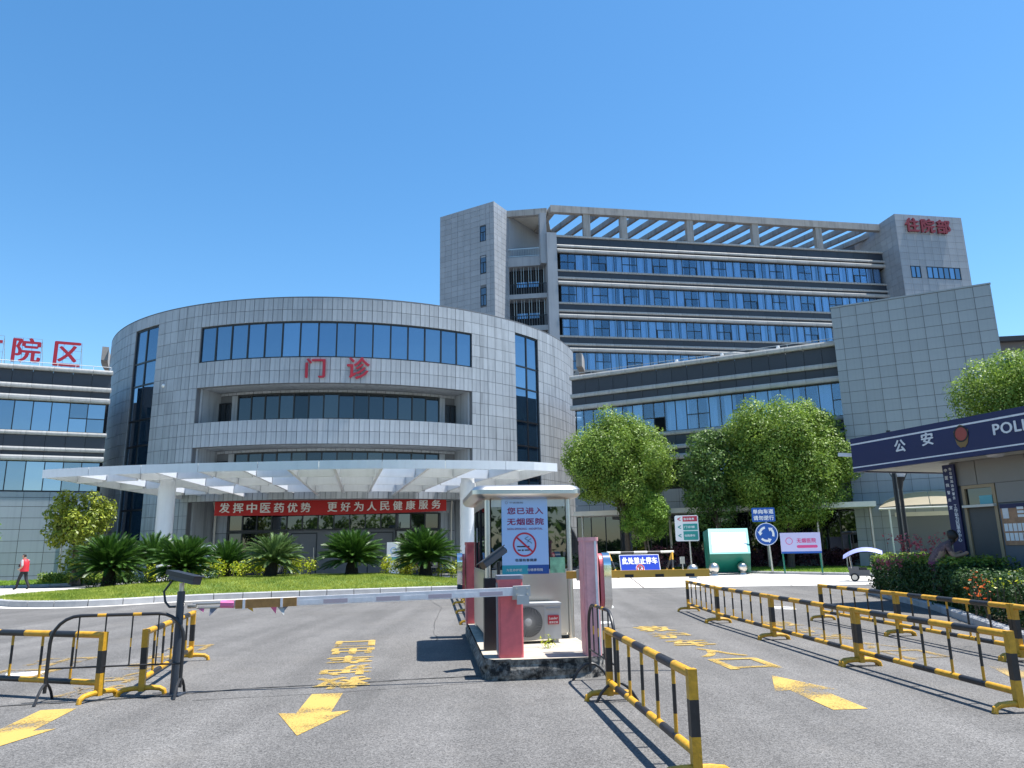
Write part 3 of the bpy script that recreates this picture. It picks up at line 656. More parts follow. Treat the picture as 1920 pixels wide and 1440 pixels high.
# small white lamp dome on the left cladding
tag(MB().lathe([(0, .16), (.1, .12), (.16, 0), (0, 0)], n=12, T=FR(*[float(q) for q in (Vector((DX, DY, 13.35))+Vector(pol(-27.2, DR+.02, 0)))[:3]]) @ Matrix.Rotation(PI/2, 4, 'X')).build('wall_lamp', 'white_paint', smooth=True), 'tiny white dome lamp on the grey cladding left of the balcony', 'lamp')
# downpipes beside the banner
for px, lab in ((413, 'slim cream downpipe at the left end of the red banner'), (848, 'slim cream downpipe at the right end of the red banner')):
    a = -17.0 if px < 600 else 33.2
    P = Vector((DX, DY, 0)); mb = MB(); mb.tube([P+Vector(pol(a, IR+.25, .1)), P+Vector(pol(a, IR+.25, 4.4)), P+Vector(pol(a+(.7 if px < 600 else -.7), IR+.8, 5.05))], .06, 8)
    tag(mb.build('downpipe', 'offwhite'), lab, 'pipe', 'entrance downpipes')
# ------------------------------------------------------------------ banner
pl_, pr_ = -15.6, 31.6
bl = Vector((DX, DY, 0))+Vector(pol(pl_, IR+.3, 0)); br = Vector((DX, DY, 0))+Vector(pol(pr_, IR+.3, 0)); bw = (br-bl).length
# stretched straight between its ends in front of the inner wall
bfw = math.atan2(br.y-bl.y, br.x-bl.x); mid = (bl+br)/2; dep = IR+.3-math.sqrt(max(0, (IR+.3)**2-(bw/2)**2))
nv = Vector((math.sin(bfw), -math.cos(bfw), 0)); mid2 = mid+nv*(dep+.15)
BF = FR(mid2.x, mid2.y, 0, bfw)
zt0 = HZ(420, 938, bl+nv*(dep)); zb0 = HZ(420, 967, bl+nv*(dep)); zt1 = HZ(842, 932, br+nv*dep); zb1 = HZ(842, 958, br+nv*dep)
ban = thing('banner', BF, 'long red cloth banner with white slogan strung over the entrance doors', 'banner')
mb = MB(); n = 36
for i in range(n+1):
    t = i/n; x = -bw/2+bw*t; sag = -.1*math.sin(PI*t); wob = .05*math.sin(t*23)+.04*math.sin(t*41)
    mb.v += [(x, wob, zb0+(zb1-zb0)*t+sag), (x, wob*.3, zt0+(zt1-zt0)*t+sag*.6)]
for i in range(n): mb.f.append((2*i, 2*i+2, 2*i+3, 2*i+1)); mb.m.append(0)
mb.build('cloth', 'banner_red', ban, smooth=True)
s_ = '发挥中医药优势 更好为人民健康服务'; N_ = len(s_)
for i, ch in enumerate(s_):
    if ch == ' ': continue
    t = (i+.75)/(N_+.55); x = -bw/2+bw*t; zc = ((zb0+zt0)/2)*(1-t)+((zb1+zt1)/2)*t-.08*math.sin(PI*t); hh = ((zt0-zb0)*(1-t)+(zt1-zb1)*t)*.62
    m_ = MB(); text(m_, ch, Matrix.Translation((x, -.1, zc)) @ Matrix.Rotation(-.004, 4, 'Y'), hh, hh*1.02, bold=.03); m_.build('character', 'banner_white', ban)
for px, Y_, hw, lab in ((738, 46.6, .42, 'white standing poster with blue stripe right of the entrance doors'), (392, 44.2, .5, 'pale blue standing poster left of the entrance doors')):
    p = AT(px, 1020, Y_); t = thing('standing_poster', FR(p.x, p.y, .016, R(-3)), lab, 'poster stand', 'standing posters')
    MB().box(-hw, hw, 0, .04, .12, 2.1).build('sheet', 'white_paint', t); MB().box(-hw, hw, -.006, -.001, .95, 1.2).build('blue_stripe', 'poster_teal', t); MB().box(-hw-.03, hw+.03, -.15, .2, 0, .12).build('foot', 'steel_brushed', t)
    m_ = MB(); m_.lathe([(.14, 0), (.2, 0), (.2, .006), (.14, .006)], n=20, T=Matrix.Translation((0, -.002, 1.6)) @ Matrix.Rotation(PI/2, 4, 'X')); m_.build('round_mark', 'poster_blue', t)
# ------------------------------------------------------------------ entrance canopy
cp = [((gx-DX), (gy-DY)) for gx, gy in ((-26, 40.4), (-23.67, 39.69), (-17.28, 38.65), (-13.69, 38.48), (-9.6, 38.38), (-6, 38.7), (-2.38, 39.5), (1.11, 40.8), (2.51, 41.82))]
ca = [math.degrees(math.atan2(x, -y)) for x, y in cp]; cr_ = [math.hypot(x, y) for x, y in cp]
def crad(a): return float(np.interp(a, ca, cr_))
C0, C1 = ca[0], ca[-1]
can = thing('entrance_canopy', FR(DX, DY), 'white curved entrance canopy with ribbed underside on two round columns', 'canopy')
zt = 6.3; fh = .46
for k in range(9):                                                            # fascia plates
    a0 = C0+(C1-C0)*k/9+.03; a1 = C0+(C1-C0)*(k+1)/9-.03; mb = MB(); n = 4; i0 = 0
    for q in range(n+1):
        a = a0+(a1-a0)*q/n; r = crad(a)
        for rr, z in ((r-.06, zt-fh), (r, zt-fh), (r, zt), (r-.06, zt)): mb.v.append(pol(a, rr, z))
    for q in range(n):
        for j in range(4): mb.f.append((4*q+j, 4*q+(j+1) % 4, 4*q+4+(j+1) % 4, 4*q+4+j)); mb.m.append(0)
    mb.f += [(0, 3, 2, 1), (4*n, 4*n+1, 4*n+2, 4*n+3)]; mb.m += [0, 0]; mb.build('fascia_plate', 'white_metal', can)
NB = 12
for k in range(NB):                                                           # translucent roof sheets
    a0 = C0+(C1-C0)*k/NB+.05; a1 = C0+(C1-C0)*(k+1)/NB-.05
    if k in (1, 3, 5, 8, 10): continue
    mb = MB(); rin = DR+.15
    P = [pol(a0, rin, zt-.06), pol(a0, crad(a0)-.08, zt-.06), pol(a1, crad(a1)-.08, zt-.06), pol(a1, rin, zt-.06)]; Q = [(x, y, z+.03) for x, y, z in P]
    mb.quad(*P[::-1]); mb.quad(*Q)
    for j in range(4): mb.quad(P[j], P[(j+1) % 4], Q[(j+1) % 4], Q[j])
    mb.build('roof_sheet', 'canopy_sheet', can)
def beam(a, r0, r1, d0, d1, wdt, name='rib'):
    mb = MB(); T = Matrix.Rotation(R(a), 4, 'Z'); h = wdt/2
    P = [(-h, -r0, zt-.08), (h, -r0, zt-.08), (h, -r1, zt-.08), (-h, -r1, zt-.08), (-h, -r0, zt-.08-d0), (h, -r0, zt-.08-d0), (h, -r1, zt-.08-d1), (-h, -r1, zt-.08-d1)]
    P = [tuple(T @ Vector(p)) for p in P]; mb.v = P; mb.f = [(0, 1, 2, 3), (7, 6, 5, 4), (0, 4, 5, 1), (2, 6, 7, 3), (1, 5, 6, 2), (0, 3, 7, 4)]; mb.m = [0]*6; mb.build(name, 'white_metal', can)
for k in range(NB+1):
    a = C0+(C1-C0)*k/NB; a = min(max(a, C0+.2), C1-.2); beam(a, DR+.1, crad(a)-.1, .82 if k % 3 else 1.0, .36, .16)
for rr, dd in ((DR+1.6, .85), (DR+5.0, .7), (DR+8.0, .52)):
    for k in range(NB):
        a0 = C0+(C1-C0)*k/NB+.25; a1 = C0+(C1-C0)*(k+1)/NB-.25; arcbox(MB(), a0, a1, rr-.07, rr+.07, zt-.09-dd, zt-.09, step=9).build('cross_beam', 'white_metal', can)
for px, py in ((314, 912), (877, 906)):
    p = G(px, py, 5.45); q = (p.x-DX, p.y-DY)
    MB().lathe([(.47, 0), (.47, 2.7), (.462, 2.71), (.462, 2.73), (.47, 2.74), (.47, 5.42), (.4, 5.42), (.4, 5.75)], c=(q[0], q[1], .02), n=28).build('column', 'white_metal', can, smooth=True)
# ------------------------------------------------------------------ wings
def hband(mb, x0, x1, z0, z1, y0, y1, m=0, n=None, gap=.0): mb.box(x0, x1, y0, y1, z0, z1, m)
def ledge_run(t, x0, x1, z0, z1, out, seg, mname='ledge', name='ledge', fr=None, rnd=True):
    n = max(1, int(round(abs(x1-x0)/seg))); cache = None; st = (x1-x0)/n; h = z1-z0; rr = min(.1, h*.42)
    prof = [(.05, z0-z0), (-out+rr*.4, 0), (-out, rr), (-out, h-rr), (-out+rr*.4, h), (.05, h)]
    mb = MB(); w2 = st-.015
    for x in (-w2/2, w2/2): mb.v += [(x, y, z) for y, z in prof]
    k = len(prof); mb.f = [(i, (i+1) % k, k+(i+1) % k, k+i) for i in range(k)]+[tuple(range(k-1, -1, -1)), tuple(range(k, 2*k))]; mb.m = [0]*len(mb.f)
    me = mb.mesh(name, mname)
    for i in range(n):
        o = ob(name, me, t); o.matrix_basis = (fr or Matrix.Identity(4)) @ Matrix.Translation((x0+st*(i+.5), 0, z0))
def slate_run(t, x0, x1, z0, z1, seg, y=.02):
    n = max(1, int(round((x1-x0)/seg))); st = (x1-x0)/n; me = MB().box(-st/2+.012, st/2-.012, y, y+.05, 0, z1-z0).mesh('slate_panel', 'slate')
    for i in range(n): o = ob('slate_panel', me, t); o.location = (x0+st*(i+.5), 0, z0)
def window_row(t, x0, z0, z1, spec, yg=.12, glass='glass_blue', curt=None, room=1.2):
    """spec: list of (width, kind) kinds: f fixed, o with transom and a lower sash, w open; each window > panes"""
    x = x0
    for wdt, kind in spec:
        fr = MB(); fw = .055; h = z1-z0; a, b = x, x+wdt
        fr.box(a-fw/2, a+fw/2, yg-.04, yg+.06, z0, z1).box(a+fw/2, b-fw/2, yg-.03, yg+.05, z1-fw, z1).box(a+fw/2, b-fw/2, yg-.03, yg+.05, z0, z0+fw)
        zs = [z0+fw, z1-fw]
        if kind in 'ow': zm = z0+h*.48; fr.box(a+fw/2, b-fw/2, yg-.045, yg+.05, zm-fw/2, zm+fw/2); zs = [z0+fw, zm-fw/2, zm+fw/2, z1-fw]
        f = fr.build('window', 'frame', t)
        for k in range(0, len(zs), 2):
            c, d = zs[k], zs[k+1]
            if kind == 'w' and k == 0: continue
            o = MB().box(-(b-a-fw)/2, (b-a-fw)/2, 0, .02, -(d-c)/2, (d-c)/2).build('pane', glass, f); o.matrix_basis = Matrix.Translation(((a+b)/2, yg, (c+d)/2)) @ Matrix.Rotation(random.gauss(0, .003), 4, 'X') @ Matrix.Rotation(random.gauss(0, .004), 4, 'Z')
        x = b
    return x
def curtains(t, spans, z0, z1, y=.5, mname='curtain'):
    for a, b in spans:
        mb = MB(); n = max(6, int((b-a)*9)); ph = random.random()*6
        for i in range(n+1):
            xx = a+(b-a)*i/n; yy = y+.05*math.sin(i*1.9+ph)+.02*math.sin(i*.7); mb.v += [(xx, yy, z0), (xx, yy, z1)]
        for i in range(n): mb.f.append((2*i, 2*i+2, 2*i+3, 2*i+1)); mb.m.append(0)
        mb.build('curtain', mname, t, smooth=True)
TL_ = math.atan2(.41, .91); TR_ = math.atan2(-.47, .882)
lw = thing('left_wing', FR(-28.6, 51, 0, TL_), 'low wing with slate bands and blue ribbon windows at the left picture edge', 'building')
XL = -18.
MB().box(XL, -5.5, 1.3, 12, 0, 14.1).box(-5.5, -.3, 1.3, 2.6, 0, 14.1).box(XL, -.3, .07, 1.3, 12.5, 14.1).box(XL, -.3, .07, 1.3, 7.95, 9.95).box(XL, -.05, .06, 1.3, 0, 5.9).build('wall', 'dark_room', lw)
for z0, z1, out in ((14.2, 14.48, .28), (12.92, 13.22, .22), (12.08, 12.42, .34), (9.72, 9.98, .16), (8.62, 8.88, .2), (7.95, 8.3, .34)): ledge_run(lw, XL, 0, z0, z1, out, 1.18)
for z0, z1 in ((13.22, 14.2), (12.42, 12.92), (8.88, 9.72), (8.3, 8.62)): slate_run(lw, XL, -.08, z0, z1, 1.18)
sp = [(1.09, 'f')]*14+[(1.09, 'o'), (1.09, 'o')]
window_row(lw, -.25-1.09*16, 9.98, 12.08, sp); window_row(lw, -.25-1.09*16, 5.92, 7.95, [(1.09, 'f')]*16)
pw = Panels(lw, 'panel_box'); F_ = WM[lw.name]; pw.grid(F_, lin(XL, 0, 12), [0, .4, 1.15, 1.9, 2.65, 3.4, 4.15, 4.9, 5.5, 5.88], holes=[(-8.2, -5.6, .9, 4.1)], y=.04); pw.done()
MB().box(-8.2, -5.6, .2, .25, .9, 4.1).build('dark_window', 'glass_dark', lw)
MB().tube([(-2.0, -.06, .1), (-2.0, -.06, 3.7)], .05).build('downpipe', 'steel', lw)
rs = thing('roof_railing', FR(-28.6, 51, 0, TL_), 'thin white railing along the left wing roof edge', 'railing')
for k in range(9): MB().tube([(-9+k*1.1, .35, 14.1), (-9+k*1.1, .35, 14.85)], .018, 6).build('post', 'white_paint', rs)
MB().tube([(-9, .35, 14.85), (-.2, .35, 14.85)], .02, 6).build('rail', 'white_paint', rs)
# rooftop letters on pipe frames
for ch, px0, px1, lab in (('院', 26, 80, 'red rooftop character on a pipe frame, the left of the two whole ones'), ('区', 104, 154, 'red rooftop character on a pipe frame, nearest the round building'), (None, -40, 9, 'red rooftop character fragment cut by the left picture edge')):
    F_ = WM[lw.name]; o_ = Vector((-28.6, 51, 0)); u_ = Vector((math.cos(TL_), math.sin(TL_), 0)); nn = Vector((u_.y, -u_.x, 0))
    def hit(px, py):
        d = ray(px, py); t = (o_-nn*.5-CAM).dot(nn)/d.dot(nn); return CAM+d*t
    py0 = 633+8*(px0-26)/80; a = hit(px0, py0); b = hit(px1, py0+2); c = hit((px0+px1)/2, py0+47); xa = (a-o_).dot(u_); xb = (b-o_).dot(u_); zc0 = c.z; zc1 = (a.z+b.z)/2
    t = thing('rooftop_letter', F_, lab, 'sign', 'red rooftop letters'); y = .5
    mb = MB()
    if ch: text(mb, ch, Matrix.Translation(((xa+xb)/2, y-.02, (zc0+zc1)/2)), (zc1-zc0)*.97, (xb-xa)*.96, bold=.03, depth=.06)
    else: mb.box(xa, xb-.05, y-.08, y-.02, zc1-.55, zc1-.35).box(xb-.5, xb-.3, y-.08, y-.02, zc0+.1, zc1-.6)
    mb.build('character', 'sign_red', t)
    for i in range(4):
        x = xa+(xb-xa)*i/3; MB().tube([(x, y+.04, zc0-.05), (x, y+.04, zc1)], .014, 5).build('upright', 'steel_brushed', t)
        zz = zc0+(zc1-zc0)*i/3; MB().tube([(xa, y+.045, zz), (xb, y+.045, zz)], .012, 5).build('crossbar', 'steel_brushed', t)
    for x in (xa, xb):
        MB().tube([(x, y+.04, zc0-.02), (x, y+.04, 14.1)], .016, 5).build('leg', 'steel_brushed', t); MB().tube([(x, y+.04, zc1-.1), (x+.12, y+.75, 14.1)], .016, 5).build('brace', 'steel_brushed', t)
# right wing
rw = thing('right_wing', FR(4.56, 55.4, 0, TR_), 'three-storey wing with slate bands running toward the tiled block on the right', 'building')
XR = 19.2
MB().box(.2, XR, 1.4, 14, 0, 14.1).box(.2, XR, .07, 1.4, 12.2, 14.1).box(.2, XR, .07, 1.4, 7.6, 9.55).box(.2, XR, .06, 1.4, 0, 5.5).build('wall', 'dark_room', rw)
for z0, z1, out in ((14.2, 14.52, .3), (12.78, 13.08, .22), (11.82, 12.15, .36), (9.3, 9.56, .18), (8.3, 8.58, .22), (7.55, 7.9, .34)): ledge_run(rw, 0, XR, z0, z1, out, 1.15)
for z0, z1 in ((13.08, 14.2), (12.15, 12.78), (8.58, 9.3), (7.9, 8.3)): slate_run(rw, .05, XR, z0, z1, 1.15)
sp = [(.62, 'f'), (.78, 'f'), (.78, 'f'), (.78, 'f'), (.78, 'f'), (.78, 'f'), (.8, 'f')]+[(.8, 'o'), (.8, 'w'), (.8, 'f'), (.8, 'f'), (.8, 'o'), (.8, 'o')]+[(.8, 'f'), (.8, 'f'), (.8, 'o'), (.8, 'o')]*3
window_row(rw, .3, 9.58, 11.82, sp, glass='glass_clear', yg=.14); window_row(rw, .3, 5.55, 7.55, [(.8, 'f')]*23, glass='glass_clear', yg=.14)
curtains(rw, [(3.2, 4.0), (4.3, 5.4), (7.3, 8.9), (10.2, 10.9), (11.4, 12.2), (13.3, 14.6), (15.2, 16.4), (17.5, 18.4)], 9.6, 11.8); curtains(rw, [(8.95, 9.4)], 9.6, 10.7, y=.4, mname='curtain_pink'); curtains(rw, [(1, 2.2), (4, 5.2), (8.6, 9.9), (12, 13), (15, 17)], 5.6, 7.5)
pw = Panels(rw, 'panel_box'); pw.grid(WM[rw.name], lin(0, XR, 17), [0, .6, 3.8, 4.6, 5.5], holes=[(0, XR, .6, 3.8)], y=.04); pw.done()
window_row(rw, .1, .62, 3.78, [(1.12, 'f')]*17, glass='glass_dark', yg=.02)  # ground-floor windows; their dark glass also stands in for shade under the walkway
for k in range(9):
    x = 1.6+k*2.05; o = MB().tube([(x, .3, 14.5), (x, .3, 14.82)], .02, 6).build('rail_post', 'steel_brushed', rw)
MB().tube([(.6, .3, 14.82), (XR-.3, .3, 14.82)], .022, 6).build('roof_rail', 'steel_brushed', rw)
for k, px in enumerate((1268, 1353, 1458)):
    d = ray(px, 668-(px-1268)*.125); o_ = Vector((4.56, 55.4, 0)); nn = Vector((math.sin(TR_), -math.cos(TR_), 0)); p = CAM+d*((o_-nn*.2-CAM).dot(nn)/d.dot(nn)); u_ = Vector((math.cos(TR_), math.sin(TR_), 0)); x = (p-o_).dot(u_)
    MB().lathe([(0, .3), (.1, .28), (.13, .12), (.08, 0)], c=(x, .2, 14.5), n=10).build('roof_lamp', 'white_paint', rw, smooth=True)
# tiled block at the right
bx = thing('tiled_block', FR(20.85, 45.64, 0, TR_), 'blank grey tiled block rising between the right wing and the police booth', 'building')
BW = 8.85; BH = 16.55
MB().box(.05, BW-.05, .05, 9, 0, BH-.03).build('wall', 'backing', bx)
MB().box(-.02, BW+.02, -.02, 9.05, BH-.03, BH+.06).build('coping', 'panel_box', bx)
pb = Panels(bx, 'panel_box'); zr = [0]+[1.0+.706*i for i in range(22)]+[16.5]
pb.grid(WM[bx.name], [0, .55]+lin(.55, BW, 9)[1:], zr, holes=[(2.3, 6.2, 0, 3.1)], y=.05)
Fs = WM[bx.name] @ Matrix.Translation((0, 9, 0)) @ Matrix.Rotation(-PI/2, 4, 'Z'); pb.grid(Fs, lin(0, 9, 9), zr, y=.05)
Fs = WM[bx.name] @ Matrix.Translation((BW, 0, 0)) @ Matrix.Rotation(PI/2, 4, 'Z'); pb.grid(Fs, lin(0, 9, 9), zr, y=.05); pb.done()
d_ = MB().box(2.45, 6.1, .3, .36, 0, 3.05).build('glazed_entrance', 'glass_dark', bx)
for x in (2.3, 3.5, 4.3, 5.1, 6.15): MB().box(x-.06, x+.06, .1, .35, 0, 3.1).build('door_post', 'offwhite' if x in (2.3, 6.15) else 'frame', bx)
MB().box(2.2, 6.3, .0, .36, 3.06, 3.3).build('lintel', 'offwhite', bx)
# barrel awning over that entrance
aw = thing('barrel_awning', WM[bx.name].copy(), 'cream arched polycarbonate awning over the tiled block entrance', 'awning')
n = 12; x0, x1 = 1.5, 6.6
for q in range(4):
    mb = MB(); xa = x0+(x1-x0)*q/4+.02; xb = x0+(x1-x0)*(q+1)/4-.02
    for i in range(4):
        for xx in (xa, xb):
            u = (xx-x0)/(x1-x0)*2-1; zz = 3.45+.95*math.sqrt(max(0, 1-(u*.98)**2)); y = -.1-1.7*i/3; drop = .35*(i/3)**2*(1-abs(u)*.4); mb.v.append((xx, y, zz-drop))
    # subdivide across each bay for the curve
    mb = MB(); ns = 5
    for i in range(4):
        for s in range(ns+1):
            xx = xa+(xb-xa)*s/ns; u = (xx-x0)/(x1-x0)*2-1; y = -.1-3.2*i/3; mb.v.append((xx, y, 3.47+1.0*math.sqrt(max(0, 1-(u*.98)**2))*math.cos(PI/2*(i/3)*.93)))
    for i in range(3):
        for s in range(ns): a = i*(ns+1)+s; mb.f.append((a, a+1, a+ns+2, a+ns+1)); mb.m.append(0)
    mb.build('awning_sheet', 'awning', aw, smooth=True)
for xx in (x0, x1): MB().tube([(xx, -.05, 3.48), (xx, -3.3, 3.42)], .05, 6).build('awning_beam', 'offwhite', aw)
MB().tube([(x0, -3.3, 3.42), (x1, -3.3, 3.42)], .05, 6).build('awning_beam', 'offwhite', aw)
for xx in (x0+.5, x1-.4): MB().tube([(xx, -3.2, 3.4), (xx, -3.2, 0)], .05, 6).build('awning_post', 'offwhite', aw)
hs = thing('clinic_sign', WM[bx.name] @ Matrix.Translation((6.75, -.35, 2.1)), 'narrow white upright sign with blue round logo beside the arched awning', 'sign')
MB().box(-.28, .28, 0, .06, -1.05, 1.1).build('board', 'white_paint', hs)
mb = MB(); mb.lathe([(.13, 0), (.2, 0), (.2, .012), (.13, .012)], n=20, T=Matrix.Translation((0, -.005, .78)) @ Matrix.Rotation(PI/2, 4, 'X')); mb.build('logo_ring', 'ink_grey', hs)
for i, ch in enumerate('健康体检'): mb = MB(); text(mb, ch, Matrix.Translation((.03, -.004, .32-.34*i)), .27, bold=.03); mb.build('character', 'ink_grey', hs)
# ------------------------------------------------------------------ inpatient block
TI = math.atan2(.165, .986)
inp = thing('inpatient_building', FR(6.03, 88, 0, TI), 'tall ward block with slate bands, ribbon windows and rooftop pergola behind the round building', 'building')
XI = 46.6; FI = WM[inp.name]
body = MB().box(-.4, XI, 1.3, 17, 0, 40.4); ST = 4.37
for k in range(6):
    zs = 36.2-ST*k; body.box(0, XI, .07, 1.3, zs-2.08, zs-.02)
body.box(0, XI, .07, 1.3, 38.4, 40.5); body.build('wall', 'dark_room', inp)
for k in range(5):
    zs = 36.2-ST*k; xe = XI if k < 3 else (34 if k == 3 else 18)
    ledge_run(inp, 0, xe, zs-.25, zs, .12, 2.33); ledge_run(inp, 0, xe, zs-1.3, zs-1.0, .2, 2.33); ledge_run(inp, 0, xe, zs-2.08, zs-1.66, .36, 2.33)
    slate_run(inp, 0, xe, zs-1.0, zs-.25, 2.33); slate_run(inp, 0, xe, zs-1.66, zs-1.3, 4.66)
ledge_run(inp, 0, XI, 38.5, 38.92, .36, 2.33); ledge_run(inp, 0, XI, 39.2, 39.52, .3, 2.33); ledge_run(inp, 0, XI, 40.62, 40.88, .2, 2.33)
slate_run(inp, 0, XI, 39.52, 40.62, 2.33); slate_run(inp, 0, XI, 38.92, 39.2, 4.66)
def ward_row(z0, z1, xe):
    """modules of two sash windows and two fixed lights with curtains and a pale partition behind"""
    x = .45; k = 0
    while x+4.1 < xe:
        op = random.random()
        spec = [(1.0, 'o'), (1.0, 'o'), (1.02, 'f'), (1.02, 'f')]
        fr = MB(); fw = .07; yg = .12; xs = [x, x+1.0, x+2.0, x+3.04, x+4.08]; zm = z0+(z1-z0)*.48
        for i in range(5 if x+8.2 >= xe else 4): fr.box(xs[i]-fw/2, xs[i]+fw/2, yg-.05, yg+.05, z0, z1)
        for i in range(4):
            fr.box(xs[i]+fw/2, xs[i+1]-fw/2, yg-.04, yg+.04, z1-fw*.7, z1); fr.box(xs[i]+fw/2, xs[i+1]-fw/2, yg-.04, yg+.04, z0, z0+fw*.7)
            if i < 2: fr.box(xs[i]+fw/2, xs[i+1]-fw/2, yg-.06, yg+.04, zm-fw/2, zm+fw/2)
        sash = op < .45
        if sash:
            side = 0 if op < .2 else 1; sx = xs[0]+.06 if side == 0 else xs[2]-.06; fr.box(sx-.09, sx+.09, yg-.09, yg+.02, z0+.05, zm)
        f = fr.build('window', 'frame', inp)
        for i in range(4):
            zz = [(z0+.05, zm-.035), (zm+.035, z1-.05)] if i < 2 else [(z0+.05, z1-.05)]
            for c, d in zz:
                key = (i < 2, round(d-c, 2)); o = ob('pane', PANE.setdefault(key, MB().box(-((xs[i+1]-xs[i])-fw)/2, ((xs[i+1]-xs[i])-fw)/2, 0, .02, -(d-c)/2, (d-c)/2).mesh('pane', 'glass_clear')), f)
                o.matrix_basis = Matrix.Translation(((xs[i]+xs[i+1])/2, yg, (c+d)/2)) @ Matrix.Rotation(random.gauss(0, .003), 4, 'X') @ Matrix.Rotation(random.gauss(0, .004), 4, 'Z')
        curtains(inp, [(xs[2]+random.uniform(-.2, .1), xs[2]+random.uniform(.5, .95)), (xs[4]-random.uniform(.4, .9), xs[4]+random.uniform(-.05, .25))], z0+.05, z1-.1, y=.26)
        if random.random() < .35: curtains(inp, [(xs[0]+random.uniform(0, .5), xs[1]+random.uniform(-.2, .3))], z0+.05, z1-.1, y=.3)
        MB().box(xs[3]-.16, xs[3]+.14, .2, 1.3, z0, z1).build('partition', 'curtain_white', inp)
        x += 4.12; k += 1
PANE = {}
for k in range(5):
    zs = 36.2-ST*k; ward_row(zs, zs+2.29, XI if k < 2 else (41.5 if k == 2 else (28 if k == 3 else 17)))
# pergola on the roof: front beam, posts, slanting rafters
MB().box(-.7, XI+.2, -.35, .35, 43.95, 44.9).build('pergola_beam', 'concrete_beam', inp)
MB().box(-.7, XI+.2, 8.6, 9.2, 43.6, 44.8).build('pergola_beam', 'concrete_beam', inp)
def inx(px, py, y=0.):
    nn = FI.to_3x3() @ Vector((0, -1, 0)); o_ = FI @ Vector((0, y, 0)); d = ray(px, py); return (FI.inverted() @ (CAM+d*((o_-CAM).dot(nn)/d.dot(nn)))).x
for x in [inx(v, 430) for v in (1100, 1169, 1293, 1415, 1533)]:
    MB().box(x-.45, x+.45, -.2, .5, 40.88, 43.95).build('pergola_post', 'concrete_beam', inp)
for k in range(20):
    x = 3.2+k*2.75; MB().box(-.19, .19, .1, 9.6, 44.0, 44.75, T=Matrix.Translation((x, .3, 0)) @ Matrix.Rotation(R(18.5), 4, 'Z')).build('pergola_rafter', 'concrete_beam', inp)
MB().box(-.7, .0, .36, 9.2, 43.95, 44.88, T=Matrix.Rotation(R(8), 4, 'Z')).build('side_beam', 'concrete_beam', inp); MB().box(-2.1, -1.25, 0, .8, 37, 43.9).build('corner_post', 'panel_tower', inp)
MB().box(-1.3, -.02, -.3, 3, 0, 41.1).build('fin_wall', 'panel_tower', inp)
# stair tower at the left end, turned toward the road
TT = math.atan2(-.515, .857); tw = FR(-1.95, 86.0, 0, TT)
MB().box(-8.45, -.04, .04, 3.6, 0, 44.75).build('tower_wall', 'backing', inp, frame=tw)
pt = Panels(inp, 'panel_tower')
zr = [14+.735*i for i in range(42)]+[44.8]; hol = [(-2.1, -1.2, a, b) for a, b in ((39.7, 41.8), (35.4, 37.8), (31.1, 33.5))]
pt.grid(tw, [-8.45, -7.6, -6.6, -5.6, -4.6, -3.6, -2.1, -1.2, -.6, 0], zr, holes=hol, y=.04)
tr2 = tw @ Matrix.Rotation(PI/2, 4, 'Z'); pt.grid(tr2, lin(0, 3.6, 4), zr, y=.02)
zr3 = lin(14, 44.7, 42)
# right end tower
F3 = FI @ Matrix.Translation((XI-.2, -3.4, 0))
MB().box(.04, 10.2, .04, 14, 0, 45.0).build('end_tower_wall', 'backing', inp, frame=F3)
hol3 = [(1.35, 2.75, 35.9, 37.6), (3.75, 8.75, 35.9, 37.6)]
pt.grid(F3, [0, 1.35, 2.75, 3.75, 5, 6.25, 7.5, 8.75, 10.25], [24, 25.4]+[25.4+.875*i for i in range(1, 13)]+[37.6]+lin(37.6, 45.05, 8)[1:], holes=hol3, y=.04)
pt.grid(F3 @ Matrix.Translation((0, 9, 0)) @ Matrix.Rotation(-PI/2, 4, 'Z'), lin(0, 9, 8), lin(24, 45.05, 24), y=.04)
pt.done(300)
for a, b in ((39.7, 41.8), (35.4, 37.8), (31.1, 33.5)):
    zm = a+(b-a)*.6; f = MB().box(-2.1, -2.03, -.02, .1, a, b).box(-1.27, -1.2, -.02, .1, a, b).box(-2.03, -1.27, -.02, .1, a, a+.07).box(-2.03, -1.27, -.02, .1, b-.07, b).box(-2.03, -1.27, -.02, .1, zm-.04, zm+.04).box(-1.68, -1.62, -.02, .1, a+.07, zm-.04).build('tower_window', 'frame', inp, frame=tw)
    for q in ((-2.03, -1.68, a+.07, zm-.04), (-1.62, -1.27, a+.07, zm-.04), (-2.03, -1.27, zm+.04, b-.07)): MB().box(q[0], q[1], .03, .05, q[2], q[3]).build('pane', 'glass_clear', f)
for x0, x1, n in ((1.35, 2.75, 2), (3.75, 8.75, 6)):
    fr = MB(); st = (x1-x0)/n
    for i in range(n+1): fr.box(x0+st*i-.06, x0+st*i+.06, -.03, .1, 35.9, 37.6)
    for i in range(n): fr.box(x0+st*i+.06, x0+st*(i+1)-.06, -.02, .1, 37.5, 37.6).box(x0+st*i+.06, x0+st*(i+1)-.06, -.02, .1, 35.9, 36.0)
    f = fr.build('tower_window', 'frame', inp, frame=F3)
    for i in range(n): MB().box(x0+st*i+.06, x0+st*(i+1)-.06, .02, .04, 36, 37.5).build('pane', 'glass_blue', f)
